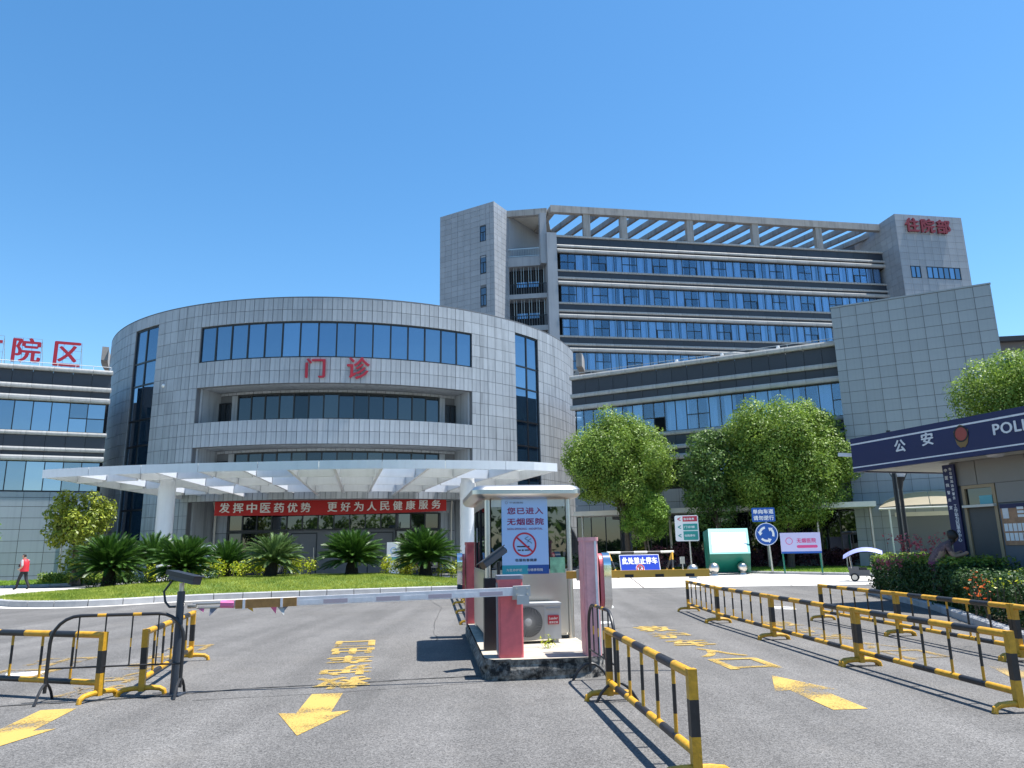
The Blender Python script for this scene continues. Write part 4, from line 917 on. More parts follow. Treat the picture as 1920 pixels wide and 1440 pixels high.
# balcony bay between stair tower and wards: slabs, barred screens, roof terrace railing
bay = FI
b0 = Vector((-.05, 89.0, 0)); b1 = FI @ Vector((-1.2, .6, 0)); bth = math.atan2(b1.y-b0.y, b1.x-b0.x); FB = FR(b0.x, b0.y, 0, bth); BWd = (b1-b0).length
MB().box(-.3, BWd+.3, 1.6, 1.9, 0, 37.4).build('bay_back_wall', 'dark_room', inp, frame=FB)
for z0, z1, dz in ((37.0, 38.25, 0), (32.6, 33.2, 0), (28.3, 28.95, 0), (24, 24.6, 0)): MB().box(-.2, BWd+.1, -.1, 1.6, z0, z1).build('bay_slab', 'panel_tower', inp, frame=FB)
for z0, z1 in ((33.2, 37.0), (28.95, 32.6), (24.6, 28.3)):
    g = MB().box(0, BWd, -.02, .02, z0+1.32, z0+1.42).build('balcony_grille', 'frame', inp, frame=FB)
    for i in range(15):
        x = BWd*(i+.5)/15; MB().box(x-.035, x+.035, -.03, .03, z0, z0+1.32).build('bar', 'dark_steel', g); MB().box(x-.022, x+.022, .3, .34, z0, z1).build('bar', 'steel_brushed' if i % 3 else 'dark_steel', g)
    for q in (0, 1): MB().box(.8+q*1.5, 2.1+q*1.5, 1.3, 1.36, z0+1.4, z0+2.1).build('balcony_window', 'glass_blue', inp, frame=FB)
rl_ = MB().box(-.1, BWd, -.06, 0, 39.35, 39.45).build('terrace_railing', 'steel', inp, frame=FB)
MB().box(-.1, BWd, -.06, 0, 38.35, 38.42).build('bottom_rail', 'steel', rl_)
for i in range(22): x = BWd*(i+.5)/22; MB().box(x-.015, x+.015, -.05, -.02, 38.42, 39.35).build('baluster', 'steel_brushed', rl_)
# terrace canopy: beam between tower and pergola with a sloping soffit behind
MB().box(-.2, BWd+.2, -.3, .3, 43.9, 44.75).build('terrace_beam', 'concrete_beam', inp, frame=FB)
p = [(-.2, .3, 44.3), (BWd+.2, .3, 44.3), (BWd+.2, 6.5, 44.3), (BWd*.65, 9, 44.3)]
mb = MB(); mb.quad(*[p_ for p_ in p]); mb.quad(*[(a, b, c+.3) for a, b, c in p][::-1]); mb.build('terrace_soffit', 'offwhite', inp, frame=FB)
MB().box(0, 9, 0, .25, 37.4, 44.2).build('terrace_side_wall', 'panel_tower', inp, frame=FB @ Matrix.Rotation(R(62), 4, 'Z'))
MB().box(BWd*.2, BWd+1, 8.6, 9, 37, 44.2).build('terrace_back_wall', 'panel_tower', inp, frame=FB)
sg = thing('inpatient_sign', F3, 'three raised dark red characters near the top of the right end tower', 'sign')
for ch, px, py in (('住', 1708, 423), ('院', 1737, 425), ('部', 1766, 427)):
    nn = F3.to_3x3() @ Vector((0, -1, 0)); o_ = F3 @ Vector((0, -.02, 0)); d = ray(px, py); q = F3.inverted() @ (CAM+d*((o_-CAM).dot(nn)/d.dot(nn)))
    mb = MB(); text(mb, ch, Matrix.Translation((q.x, -.06, q.z)), 1.95, 1.95, bold=.045, depth=.3); mb.build('character', 'sign_red_dull', sg)
# ------------------------------------------------------------------ far housing at the right edge
fb = thing('far_building', FR(80, 118, 0, R(-8)), 'dark distant house roof showing past the tiled block at the right edge', 'building')
MB().box(0, 30, 0, 12, 0, 33.5).build('wall', 'far_wall', fb)
mb = MB(); mb.box(-1.2, 31, -1.2, 13, 33.5, 34.3); mb.build('roof', 'far_roof', fb)
mb = MB(); mb.v = [(6, -.5, 34.3), (26, -.5, 34.3), (26, 12, 34.3), (6, 12, 34.3), (10, 4, 37.2), (22, 4, 37.2)]; mb.f = [(0, 1, 5, 4), (2, 3, 4, 5), (0, 4, 3), (1, 2, 5)]; mb.m = [0]*4; mb.build('roof_cap', 'far_roof', fb)
for k in range(5):
    f = MB().box(1.2+k*3.1, 3.4+k*3.1, -.06, 0, 29.4, 31.6).build('window', 'frame', fb); MB().box(1.35+k*3.1, 3.25+k*3.1, -.09, -.06, 29.55, 31.45).build('pane', 'glass_blue', f)
# ------------------------------------------------------------------ covered walkway in front of the right wing
wk = thing('covered_walkway', FR(4.3, 50.6, 0, R(-21.5)), 'long low cream walkway roof on thin posts behind the trees', 'walkway')
for k in range(6): MB().box(k*3.05+.02, k*3.05+3.03, -1.1, 1.7, 3.62, 3.92).build('roof_slab', 'offwhite', wk)
for k in range(7): MB().tube([(.3+k*2.95, .1, 0), (.3+k*2.95, .1, 3.62)], .075, 8).build('post', 'steel_brushed', wk)
# ================================================================== GATE: island, kiosk, barriers
isl_pts = []
def rr_poly(x0, x1, y0, y1, r, n=6, front_r=None):
    P = []
    for cx, cy, a0, rad in ((x1-r, y1-r, 0, r), (x0+r, y1-r, 90, r), (x0+(front_r or r), y0+(front_r or r), 180, front_r or r), (x1-(front_r or r), y0+(front_r or r), 270, front_r or r)):
        for i in range(n+1): a = R(a0+90*i/n); P.append((cx+rad*math.cos(a), cy+rad*math.sin(a)))
    return P
FG = FR(.36, 10.0, 0, TH)            # gate frame: x across the lanes, y along them
isd = thing('gate_island', FG, 'raised concrete island with broken dark edge under the kiosk', 'traffic island')
poly = rr_poly(-.78, .82, -.05, 5.4, .18, front_r=.3)
mb = MB(); ns = 4; k = len(poly)
for s in range(ns+1):
    z = .25*s/ns
    for i, (x, y) in enumerate(poly):
        j = .03 if 0 < s < ns else .012; ou = 1+.0; mb.v.append((x+random.gauss(0, j)*.6+(x-0)*.02*(ns-s)/ns, y+random.gauss(0, j)*.6, z))
for s in range(ns):
    for i in range(k): mb.f.append((s*k+i, s*k+(i+1) % k, (s+1)*k+(i+1) % k, (s+1)*k+i)); mb.m.append(0)
mb.build('side', 'island_side', isd, smooth=False)
mb = MB(); mb.v = [(x*.985, y if y > 1 else y+.008, .252) for x, y in poly]; mb.f = [tuple(range(k))]; mb.m = [0]; mb.build('top', 'island_top', isd)
# -------- kiosk
kf = FR(-.47, 11.86, .25, R(7.4)); ks = thing('ticket_kiosk', kf, 'stainless steel kiosk with dark windows and rounded roof on the island', 'kiosk')
KW, KD, KH = 1.40, 2.35, 2.16
for x, y in ((.05, .05), (KW-.05, .05), (.05, KD-.05), (KW-.05, KD-.05)): MB().tube([(x, y, 0), (x, y, KH)], .052, 12).build('corner_post', 'steel', ks, smooth=True)
def kwall(name, T, wd):
    MB().box(.1, wd-.1, -.012, .03, .09, 1.02, T=T).build('lower_panel', 'steel', ks); MB().box(.1, wd-.1, -.005, .04, 1.02, 1.06, T=T).build('sill', 'steel_brushed', ks)
    MB().box(.1, wd-.1, -.005, .04, 2.04, KH, T=T).build('head', 'steel_brushed', ks)
    MB().box(.1, wd-.1, .0, .02, 1.06, 2.04, T=T).build('window', 'glass_dark', ks)
kwall('f', Matrix.Identity(4), KW); kwall('b', FR(KW, KD, 0, PI), KW); kwall('l', FR(0, KD, 0, -PI/2), KD); kwall('r', FR(KW, 0, 0, PI/2), KD)
T = FR(0, KD, 0, -PI/2)
for x in (.75, 1.55): MB().box(x-.02, x+.02, -.02, .0, 1.06, 2.04, T=T).build('window_bar', 'frame', ks)
MB().box(1.0, 1.06, -.026, -.02, 1.5, 1.75, T=T).build('side_label', 'white_paint', ks)
MB().box(.12, KW-.12, .05, KD-.05, .05, .09).build('floor', 'steel_brushed', ks); MB().box(.1, KW-.1, .1, KD-.1, 1.06, 1.08).build('desk', 'dark_room', ks); MB().box(.14, KW-.14, 1.2, 1.25, .1, 2.1).build('inner_screen', 'dark_room', ks)
def roundroof(mb, x0, x1, y0, y1, z0, z1, rad=.13, n=5):
    prof = [(0, z0)]; h = (z1-z0)/2
    rings = [(rad*.8, z0), ] + [(rad*(1-math.cos(a)) if False else rad-rad*math.sin(PI*i/(2*n)*1), 0) for i, a in enumerate([0])]
    rings = [(rad*1.0, z0)]+[(rad-rad*math.cos(-PI/2+PI*i/n), z0+h+h*math.sin(-PI/2+PI*i/n)) for i in range(n+1)]+[(rad*1.0+.02, z1)]
    loops = []
    for ins, z in rings:
        P = rr_poly(x0+ins, x1-ins, y0+ins, y1-ins, .18, n=4); loops.append([len(mb.v)+i for i in range(len(P))]); mb.v += [(x, y, z) for x, y in P]
    for A, B in zip(loops, loops[1:]):
        for i in range(len(A)): mb.f.append((A[i], A[(i+1) % len(A)], B[(i+1) % len(A)], B[i])); mb.m.append(0)
    mb.f.append(tuple(loops[0][::-1])); mb.m.append(0); mb.f.append(tuple(loops[-1])); mb.m.append(0)
mb = MB(); roundroof(mb, -.22, KW+.17, -.18, KD+.18, KH+.0, KH+.225); mb.build('roof', 'steel', ks, smooth=True)
# poster on the kiosk window
pf = kf @ Matrix.Translation((.265, -.016, .99)); po = thing('no_smoking_poster', pf, 'blue no-smoking poster stuck on the kiosk front window', 'poster')
PW, PH = .745, 1.20
MB().box(0, PW, -.004, 0, .14, PH).build('sheet', 'poster_blue', po); MB().box(0, PW*.55, -.004, 0, 0, .14).build('footer', 'poster_teal', po); MB().box(PW*.55, PW, -.004, 0, 0, .14).build('footer', 'poster_navy', po)
for s_, z, h_, w_, mn, bd in (('您已进入', .985, .105, .58, 'plum', .035), ('无烟医院', .815, .105, .59, 'plum', .035), ('吸烟有害健康', .215, .045, .34, 'ink', .02)):
    m_ = MB(); text(m_, s_, Matrix.Translation((PW/2+.01, -.006, z)), h_, w_, bold=bd); m_.build('lettering', mn, po)
m_ = MB(); text(m_, '中医医院', Matrix.Translation((.24, -.006, 1.115)), .026, .22, bold=.02); m_.build('letterhead', 'ink_grey', po); m_ = MB(); m_.lathe([(.016, 0), (.022, 0), (.022, .001), (.016, .001)], n=14, T=Matrix.Translation((.08, -.006, 1.115)) @ Matrix.Rotation(PI/2, 4, 'X')); m_.build('letterhead_logo', 'ink_grey', po)
m_ = MB(); T = Matrix.Translation((PW/2-.01, -.006, .455)) @ Matrix.Rotation(PI/2, 4, 'X')
m_.lathe([(.163, 0), (.19, 0), (.19, .002), (.163, .002), (.163, 0)], n=40, T=T); m_.box(-.17, .17, -.009, -.007, -.014, .014, T=Matrix.Translation((PW/2-.01, -.001, .455)) @ Matrix.Rotation(R(42), 4, 'Y')); m_.build('prohibition_ring', 'prohibit_red', po)
m_ = MB(); m_.box(.24, .44, -.0075, -.006, .415, .435).box(.25, .30, -.0075, -.006, .36, .378).box(.315, .345, -.0075, -.006, .355, .38).box(.36, .44, -.0075, -.006, .36, .378)
m_.tube([(.40+.03*math.sin(i*.9), -.008, .49+i*.011) for i in range(9)], .004, 4); m_.tube([(.45+.025*math.sin(i*.9+1), -.008, .47+i*.011) for i in range(8)], .004, 4); m_.build('cigarette_pictogram', 'ink', po)
for s_, x_, w_ in (('NON-SMOKING', .245, .31), ('HOSPITAL', .55, .22)):
    m_ = MB(); text(m_, s_, Matrix.Translation((x_, -.006, .7)), .032, w_, bold=.01); m_.build('lettering', 'plum', po)
for s_, x_ in (('为生命护航', .19), ('与健康相随', .52)):
    m_ = MB(); text(m_, s_, Matrix.Translation((x_, -.006, .065)), .042, .25, bold=.01); m_.build('footer_lettering', 'banner_white', po)
po2 = tag(MB().box(1.03, 1.27, -.016, -.012, 1.0, 1.24, T=kf).build('window_sticker', 'poster_green'), 'small green pictured sticker at the lower right of the kiosk window', 'sticker')
# -------- air conditioner
af = FR(-.12, 11.42, .25, R(7.4)); ac = thing('air_conditioner', af, 'grey outdoor air conditioner unit with round fan in front of the kiosk', 'air conditioner')
MB().box(0, .8, .0, .3, .06, .56).box(-.01, .81, -.012, .31, .545, .58).build('casing', 'ac_white', ac)
MB().box(.04, .12, .02, .28, 0, .06).box(.68, .76, .02, .28, 0, .06).build('feet', 'ac_grille', ac)
fc = (.3, -.004, .31)
MB().box(.06, .545, -.012, -.003, .075, .535).build('fan_panel', 'ac_grille', ac)
TF = Matrix.Translation((fc[0], -.014, fc[2])) @ Matrix.Rotation(PI/2, 4, 'X')
MB().lathe([(0, .004), (.215, .004), (.215, 0)], n=36, T=TF).build('fan_opening', 'frame', ac)
mb = MB()
for i in range(44):
    a = 2*PI*i/44; b = a+.42; P = []
    for s in range(5): t = s/4; r_ = .05+.16*t; aa = a+(b-a)*t; P.append((fc[0]+r_*math.cos(aa), -.022, fc[2]+r_*math.sin(aa)))
    mb.tube(P, .0035, 4, caps=False)
stuff(mb.build('fan_grille', 'ac_white', ac)); MB().lathe([(0, .018), (.05, .014), (.055, 0)], n=24, T=TF).build('fan_hub', 'ac_white', ac)
MB().box(.58, .79, -.016, -.006, .49, .505).build('handle', 'ac_grille', ac)
bd = MB().box(.60, .765, -.018, -.008, .27, .4).build('badge', 'sign_red', ac)
m_ = MB(); text(m_, 'Leader', Matrix.Translation((.682, -.0195, .36)), .038, .13, bold=.02); m_.build('lettering', 'banner_white', bd); m_ = MB(); text(m_, '统帅空调', Matrix.Translation((.682, -.0195, .30)), .035, .13, bold=.02); m_.build('lettering', 'banner_white', bd)
# -------- barrier housings
def housing(name, frame, label, wd, dp, ht, mname, side, disc=0):
    t = thing(name, frame, label, 'barrier gate', 'barrier gate housings'); b = .03
    P = rr_poly(-wd/2, wd/2, 0, dp, .035, n=3); MB().prism(P, .0, ht-.05).build('cabinet', mname, t)
    MB().prism(rr_poly(-wd/2-.012, wd/2+.012, -.012, dp+.012, .05, n=4), ht-.05, ht).build('lid', side, t)
    MB().box(-wd/2+.03, wd/2-.03, -.008, -.001, .04, ht-.09).build('front_panel', mname, t)
    MB().box(-wd/2-.006, -wd/2, .04, dp-.04, .05, ht-.1).build('side_panel', side, t)
    if disc:
        s = disc; T = Matrix.Translation((s*(wd/2+.02), dp*.5, ht*.62)) @ Matrix.Rotation(PI/2*s, 4, 'Y')
        P = rr_poly(-.36, .36, -.17, .17, .165, n=8); m1 = MB().prism(P, .0, .05, T=T); m1.build('boom_socket', 'housing_red', t); MB().prism([(x*1.04, y*1.06) for x, y in P], .05, .15, T=T).build('chrome_cover', 'chrome', t, smooth=True)
    return t
h1 = housing('barrier_gate', FG @ FR(-.42, .1, .25), 'red barrier gate cabinet holding the long white boom', .33, .34, 1.04, 'housing_red', 'housing_grey')
MB().box(.02, .09, -.014, -.008, .73, .78).build('keyhole_plate', 'ac_white', h1)
h2 = housing('barrier_gate', FG @ FR(.66, .0, .25, R(-1)), 'faded pink barrier gate cabinet with chrome boom socket right of the kiosk', .20, .38, 1.52, 'housing_pink', 'housing_pink', disc=1)
MB().box(.045, .075, -.012, -.002, .0, 1.47).build('white_edge_strip', 'boom_white', h2)
h3 = housing('barrier_gate', FR(G(886, 1170, .25).x-.02, G(886, 1170, .25).y, .25, TH), 'red barrier gate cabinet with chrome socket behind the kiosk', .20, .36, 1.52, 'housing_red', 'housing_red', disc=-1)
# -------- white boom with taped tip and pennants
bt = FG @ Vector((-.42, 0, 1.09)); bmF = Matrix.Translation(bt) @ Matrix.Rotation(TH+PI-R(.5), 4, 'Z') @ Matrix.Rotation(R(1.15), 4, 'Y')   # local +x runs left along the boom
bo = thing('boom_arm', bmF, 'long white boom arm with taped broken tip across the exit lane', 'boom barrier')
MB().box(-.2, 2.75, .02, .065, -.05, .055).build('arm', 'boom_white', bo)
for k in range(8): x = .12+k*.33; MB().box(x, x+.3, .066, .069, -.038, .012).build('reflective_strip', 'boom_white' if k % 2 else 'reflect_pink', bo)
MB().box(-.24, -.02, .0, .09, -.06, .07).build('clamp', 'ac_white', bo); MB().box(-.22, -.06, .07, .1, -.16, -.05).build('clamp_plate', 'ac_white', bo)
for x in (-.2, -.06):
    for z in (-.035, .04): MB().tube([(x, .09, z), (x, .1, z)], .012, 8).build('bolt', 'steel', bo)
MB().tube([(2.7, .04, .02), (4.0, .04, .025)], .016, 8).build('inner_rod', 'steel', bo, smooth=True); MB().tube([(2.7, .045, -.03), (3.95, .045, -.025)], .014, 8).build('inner_rod', 'steel_brushed', bo, smooth=True)
MB().box(2.73, 3.48, .012, .075, -.055, .05).build('tape_wrap', 'brown_tape', bo); MB().box(3.25, 3.6, .02, .07, -.02, .045).build('bare_plate', 'ac_white', bo)
for x in (2.9, 3.36): MB().box(x, x+.03, .008, .08, -.06, .055).build('cable_tie', 'boom_white', bo)
MB().tube([(3.5, .04, .0), (3.66, .04, .01)], .05, 8).build('pink_wrap', 'pink_tape', bo); MB().tube([(3.96, .04, 0), (4.06, .04, 0)], .03, 8).build('end_cap', 'steel_brushed', bo)
for x, z, s, mn in ((3.9, -.04, .04, 'pink_tape'), (3.74, -.05, .08, 'housing_grey'), (3.32, -.05, .05, 'yellow'), (3.02, -.05, .09, 'pink_tape'), (2.93, -.06, .1, 'ac_white'), (2.86, -.05, .07, 'housing_grey')):
    mb = MB(); a = (x-.045, .045+random.uniform(-.02, .02), z+.02); b = (x+.05, .045, z+.015); c = (x+random.uniform(-.07, .06), .05+random.uniform(-.03, .05), z-s)
    mb.quad(a, b, c); mb.quad(*[(p[0], p[1]+.004, p[2]) for p in (c, b, a)]); mb.build('pennant', mn, bo)
# -------- yellow boom of the entrance lane
yb = thing('boom_arm', FG @ FR(.66, .44, 1.26, R(-7.5)), 'yellow boom arm closed across the entrance lane behind the pink cabinet', 'boom barrier')
MB().box(-.26, 1.72, 0, .05, -.045, .055).build('arm', 'yellow_boom', yb)
for k in range(3): MB().box(.55+k*.42, .67+k*.42, -.003, 0, -.04, .0).build('reflective_strip', 'tar', yb)
MB().box(-.12, .12, -.04, .06, -.07, .08).build('clamp', 'steel_brushed', yb)
# -------- plate camera with display beside the red cabinet
pc = thing('plate_camera', FG @ FR(-.55, .85, .25, R(2)), 'black number plate camera and display post between red cabinet and kiosk', 'camera')
MB().box(-.17, .2, 0, .14, 0, .98).build('display_cabinet', 'black_plastic', pc); MB().box(.02, .16, -.006, 0, .88, .93).build('status_lamp', 'white_paint', pc); MB().box(-.12, .16, -.004, 0, .55, .84).build('display', 'frame', pc)
MB().tube([(.05, .07, .98), (.05, .07, 1.2)], .025).build('stem', 'black_paint', pc)
T = Matrix.Translation((-.02, .05, 1.26)) @ Matrix.Rotation(R(-33), 4, 'Y') @ Matrix.Rotation(R(25), 4, 'Z')
MB().box(-.22, .2, -.07, .07, -.045, .055, T=T).build('camera_body', 'black_plastic', pc); MB().box(-.26, .22, -.085, .085, .056, .068, T=T).build('sun_hood', 'black_paint', pc); MB().lathe([(0, .03), (.05, .03), (.05, 0)], T=T @ Matrix.Translation((.2, 0, 0)) @ Matrix.Rotation(PI/2, 4, 'Y'), n=14).build('lens', 'glass_dark', pc)
# -------- camera on a pole, left
p = G(325, 1304); cp_ = thing('pole_camera', FR(p.x, p.y, 0, 0), 'dark pole with a flat hooded camera in front of the lawn', 'camera')
MB().tube([(0, 0, 0), (0, 0, 1.2)], .045, 20).build('pole', 'dark_steel', cp_, smooth=True); MB().box(-.11, .11, -.11, .11, 0, .02).build('base_plate', 'dark_steel', cp_)
MB().tube([(0, 0, 1.2), (0, 0, 1.3)], .028).build('swivel', 'steel_brushed', cp_)
T = Matrix.Translation((.03, 0, 1.36)) @ Matrix.Rotation(R(11), 4, 'Y') @ Matrix.Rotation(R(-20), 4, 'Z')
MB().box(-.19, .2, -.07, .07, -.05, .04, T=T).build('camera_body', 'dark_steel', cp_); MB().box(-.22, .23, -.09, .09, .041, .055, T=T).box(-.22, .23, -.1, -.09, .0, .055, T=T).build('sun_hood', 'black_plastic', cp_); MB().box(-.2, -.19, -.06, .06, -.04, .03, T=T).build('lens_window', 'steel', cp_)
MB().tube([(-.12, -.02, 1.32), (-.2, -.03, 1.2), (-.17, -.04, 1.08), (-.11, -.05, 1.02), (-.04, -.03, 1.02)], .014, 6).build('cable', 'black_paint', cp_, smooth=True)
# ------------------------------------------------------------------ crowd barriers
LB, HB = 2.95, .76
def stripe_pts(a, b, n, first=0):
    a = Vector(a); b = Vector(b); P = []; mt = []
    for i in range(n): P += [a.lerp(b, i/n), a.lerp(b, (i+1)/n-1e-4)]; mt += [(i+first) % 2, (i+first) % 2]
    return P, mt[:-1]
def make_barrier(label, nt=7):
    t = thing('crowd_barrier', Matrix.Identity(4), label, 'barrier', 'yellow and black crowd barriers')
    mt = ['yellow', 'black_paint']
    for z, r_, nm in ((HB-.035, .038, 'top_rail'), (.19, .034, 'bottom_rail')):
        P, m_ = stripe_pts((.03, 0, z), (LB-.03, 0, z), nt); MB().tube(P, r_, 12, mats=m_).build(nm, mt, t, smooth=True)
    for x in (.035, LB-.035):
        mb = MB().box(x-.034, x+.034, -.034, .034, .05, .3, 0).box(x-.034, x+.034, -.034, .034, .3, .55, 1).box(x-.034, x+.034, -.034, .034, .55, HB, 0); mb.build('post', mt, t)
        P = [(x, -.26, .0), (x, -.25, .045), (x, -.2, .075), (x, -.1, .085), (x, .1, .085), (x, .2, .075), (x, .25, .045), (x, .26, .0)]; MB().tube(P, .03, 10).build('foot', 'yellow', t, smooth=True)
    for k in range(5):
        x = LB*(k+1)/6; mb = MB().tube([(x, 0, .2), (x, 0, .36), (x, 0, .3601), (x, 0, .58), (x, 0, .5801), (x, 0, HB-.05)], .0155, 8, mats=[0, 0, 1, 1, 0]); mb.build('picket', mt, t, smooth=True)
    return t
bar0 = None
def put_barrier(a, b, label):
    global bar0
    a = Vector((a[0], a[1])); b = Vector((b[0], b[1])); th = math.atan2(b.y-a.y, b.x-a.x)
    if bar0 is None: bar0 = make_barrier(label); o = bar0
    else: o = copytree(bar0); o['label'] = label
    o.matrix_basis = FR(a.x, a.y, 0, th) @ Matrix.Rotation(random.gauss(0, .006), 4, 'X'); return o
put_barrier((1.01, 8.62), (1.27, 5.74), 'nearest yellow and black barrier, right of the concrete island')
RUN = [(4.36, 19.35), (4.32, 16.42), (4.50, 13.5), (4.66, 10.55), (4.87, 7.68)]
for k, nm in enumerate(('farthest barrier of the long right row, under the yellow boom tip', 'second barrier from the far end of the long right row', 'third barrier from the far end of the long right row', 'nearest barrier of the long right row, cut close to the frame edge')):
    a, b = Vector(RUN[k]), Vector(RUN[k+1]); put_barrier(a, b, nm)
R2 = [(6.62, 16.62), (6.8, 13.7), (6.95, 10.75), (7.05, 7.8)]
for k, nm in enumerate(('far barrier of the second row in front of the hedge', 'middle barrier of the second row beside the planted bed', 'near barrier of the second row at the right picture edge')):
    a, b = Vector(R2[k]), Vector(R2[k+1]); d = (b-a).normalized(); put_barrier(a+d*.02, b, nm)
put_barrier((-4.86, 9.1), (-7.66, 10.02), 'leftmost yellow and black barrier running out of the frame')
put_barrier((-4.5, 9.32), (-5.14, 12.2), 'yellow and black barrier receding behind the camera pole')
RB = [(-.98, 17.0), (-1.3, 19.95), (-1.62, 22.9), (-1.95, 25.85)]
for k, nm in enumerate(('nearest of the barriers seen end-on left of the kiosk', 'middle one of the barriers seen end-on left of the kiosk', 'farthest of the barriers seen end-on, next to the lawn')): put_barrier(RB[k], RB[k+1], nm)
def arch_barrier(a, b, h, label, npk):
    a = Vector((*a, 0)); b = Vector((*b, 0)); L = (b-a).length; th = math.atan2(b.y-a.y, b.x-a.x); t = thing('arch_barrier', FR(a.x, a.y, 0, th), label, 'barrier', 'black arched barriers'); r_ = .3; mt = ['black_paint', 'yellow']
    P = [(0, 0, .1)]+[(r_-r_*math.cos(PI/2*i/6), 0, h-r_+r_*math.sin(PI/2*i/6)) for i in range(7)]
    x0, x1 = r_, L-r_; top = []
    for f in (.22, .33, .67, .78): top.append((x0+(x1-x0)*f, 0, h))
    n0 = len(P); P = P+top+[(L-r_+r_*math.sin(PI/2*i/6), 0, h-r_+r_*math.cos(PI/2*i/6)) for i in range(7)]+[(L, 0, .1)]
    mats = [0]*(len(P)-1); mats[n0] = 1; mats[n0+2] = 1
    MB().tube(P, .02, 10, mats=mats).build('arch_tube', mt, t, smooth=True); MB().tube([(0, 0, .37), (L, 0, .37)], .011, 8).build('bottom_rail', 'black_paint', t, smooth=True)
    for k in range(npk):
        x = L*(k+1)/(npk+1); xe_ = min(x, L-x); zt_ = h-.005 if xe_ > r_ else h-r_+math.sqrt(max(0, r_*r_-(r_-xe_)**2)); MB().tube([(x, 0, .37), (x, 0, .58), (x, 0, .5801), (x, 0, .68), (x, 0, .6801), (x, 0, zt_)], .009, 6, mats=[0, 0, 1, 1, 0]).build('picket', mt, t)
    for x in (0, L):
        MB().tube([(x, -.23+.46*i/8, .0+.2*math.sin(PI*i/8)**.8) for i in range(9)], .016, 8).build('foot', 'black_paint', t, smooth=True)
    return t
arch_barrier((-5.47, 9.02), (-4.01, 9.26), .95, 'black arched barrier with yellow bands at the left of the camera pole', 4)
arch_barrier((.93, 9.86), (1.08, 8.5), .93, 'black arched barrier leaning against the concrete island', 4)
# ------------------------------------------------------------------ far no-parking barrier with blue sign
pA = G(1140, 1084); pB = G(1266, 1081); L_ = (pB-pA).length
np_ = thing('no_parking_barrier', FR(pA.x, pA.y, .016, math.atan2(pB.y-pA.y, pB.x-pA.x)), 'yellow barrier frame carrying a blue no-parking board on the pale paving', 'barrier')
H_ = 1.28; P, m_ = stripe_pts((0, 0, H_), (L_, 0, H_), 5, 0); MB().tube(P, .06, 10, mats=m_).build('top_rail', ['offwhite', 'black_paint'], np_, smooth=True)
P, m_ = stripe_pts((0, 0, .25), (L_, 0, .25), 7, 0); MB().tube(P, .05, 10, mats=m_).build('bottom_rail', ['yellow', 'black_paint'], np_, smooth=True)
for x in (.08, L_-.08):
    for y0 in (0, -.75, .6): P, m_ = stripe_pts((x, 0, H_), (x+(.28 if x < 1 else -.28)*(y0 != 0), y0, 0), 3); MB().tube(P, .05, 8, mats=m_).build('leg', ['yellow', 'black_paint'], np_)
T = Matrix.Translation((L_*.5-.15, -.3, .68)) @ Matrix.Rotation(R(-16), 4, 'X')
MB().box(-1.08, 1.08, 0, .04, -.48, .5, T=T).build('board_edge', 'boom_white', np_); bd = MB().box(-1.04, 1.04, -.012, -.001, -.44, .46, T=T).build('board', 'sign_blue', np_)
m_ = MB(); text(m_, '此处禁止停车', T @ Matrix.Translation((0, -.018, .17)), .36, 1.9, bold=.05); m_.build('lettering', 'white_paint', bd); m_ = MB(); m_.lathe([(0, .0), (.24, 0), (.24, .01)], n=24, T=T @ Matrix.Translation((-.02, -.014, -.24)) @ Matrix.Rotation(PI/2, 4, 'X')); m_.build('mark_disc', 'white_paint', bd)
m_ = MB(); m_.lathe([(.15, 0), (.21, 0), (.21, .012), (.15, .012)], n=24, T=T @ Matrix.Translation((-.02, -.022, -.24)) @ Matrix.Rotation(PI/2, 4, 'X')); m_.box(-.16, .16, -.03, -.026, -.02, .02, T=T @ Matrix.Translation((-.02, 0, -.24)) @ Matrix.Rotation(R(45), 4, 'Y')); m_.build('no_parking_mark', 'prohibit_red', bd)
m_ = MB(); text(m_, 'P', T @ Matrix.Translation((-.03, -.025, -.24)), .2, bold=.05); m_.build('parking_letter', 'ink', bd)
# ------------------------------------------------------------------ steel balls
for px, py, lab in ((1300, 1084, 'steel ball bollard half hidden by the yellow boom tip'), (1340, 1080, 'middle steel ball bollard on the pale paving'), (1393, 1078, 'rightmost steel ball bollard in front of the green map board')):
    p = G(px, py); t = thing('ball_bollard', FR(p.x, p.y, .016), lab, 'bollard', 'steel ball bollards')
    MB().lathe([(0, 0), (.22, 0), (.19, .1), (.12, .14), (.12, .18)], n=20).build('base', 'steel_brushed', t, smooth=True)
    MB().lathe([(.27*math.sin(PI*i/14), .4-.27*math.cos(PI*i/14)) for i in range(15)], n=24).build('ball', 'steel', t, smooth=True)
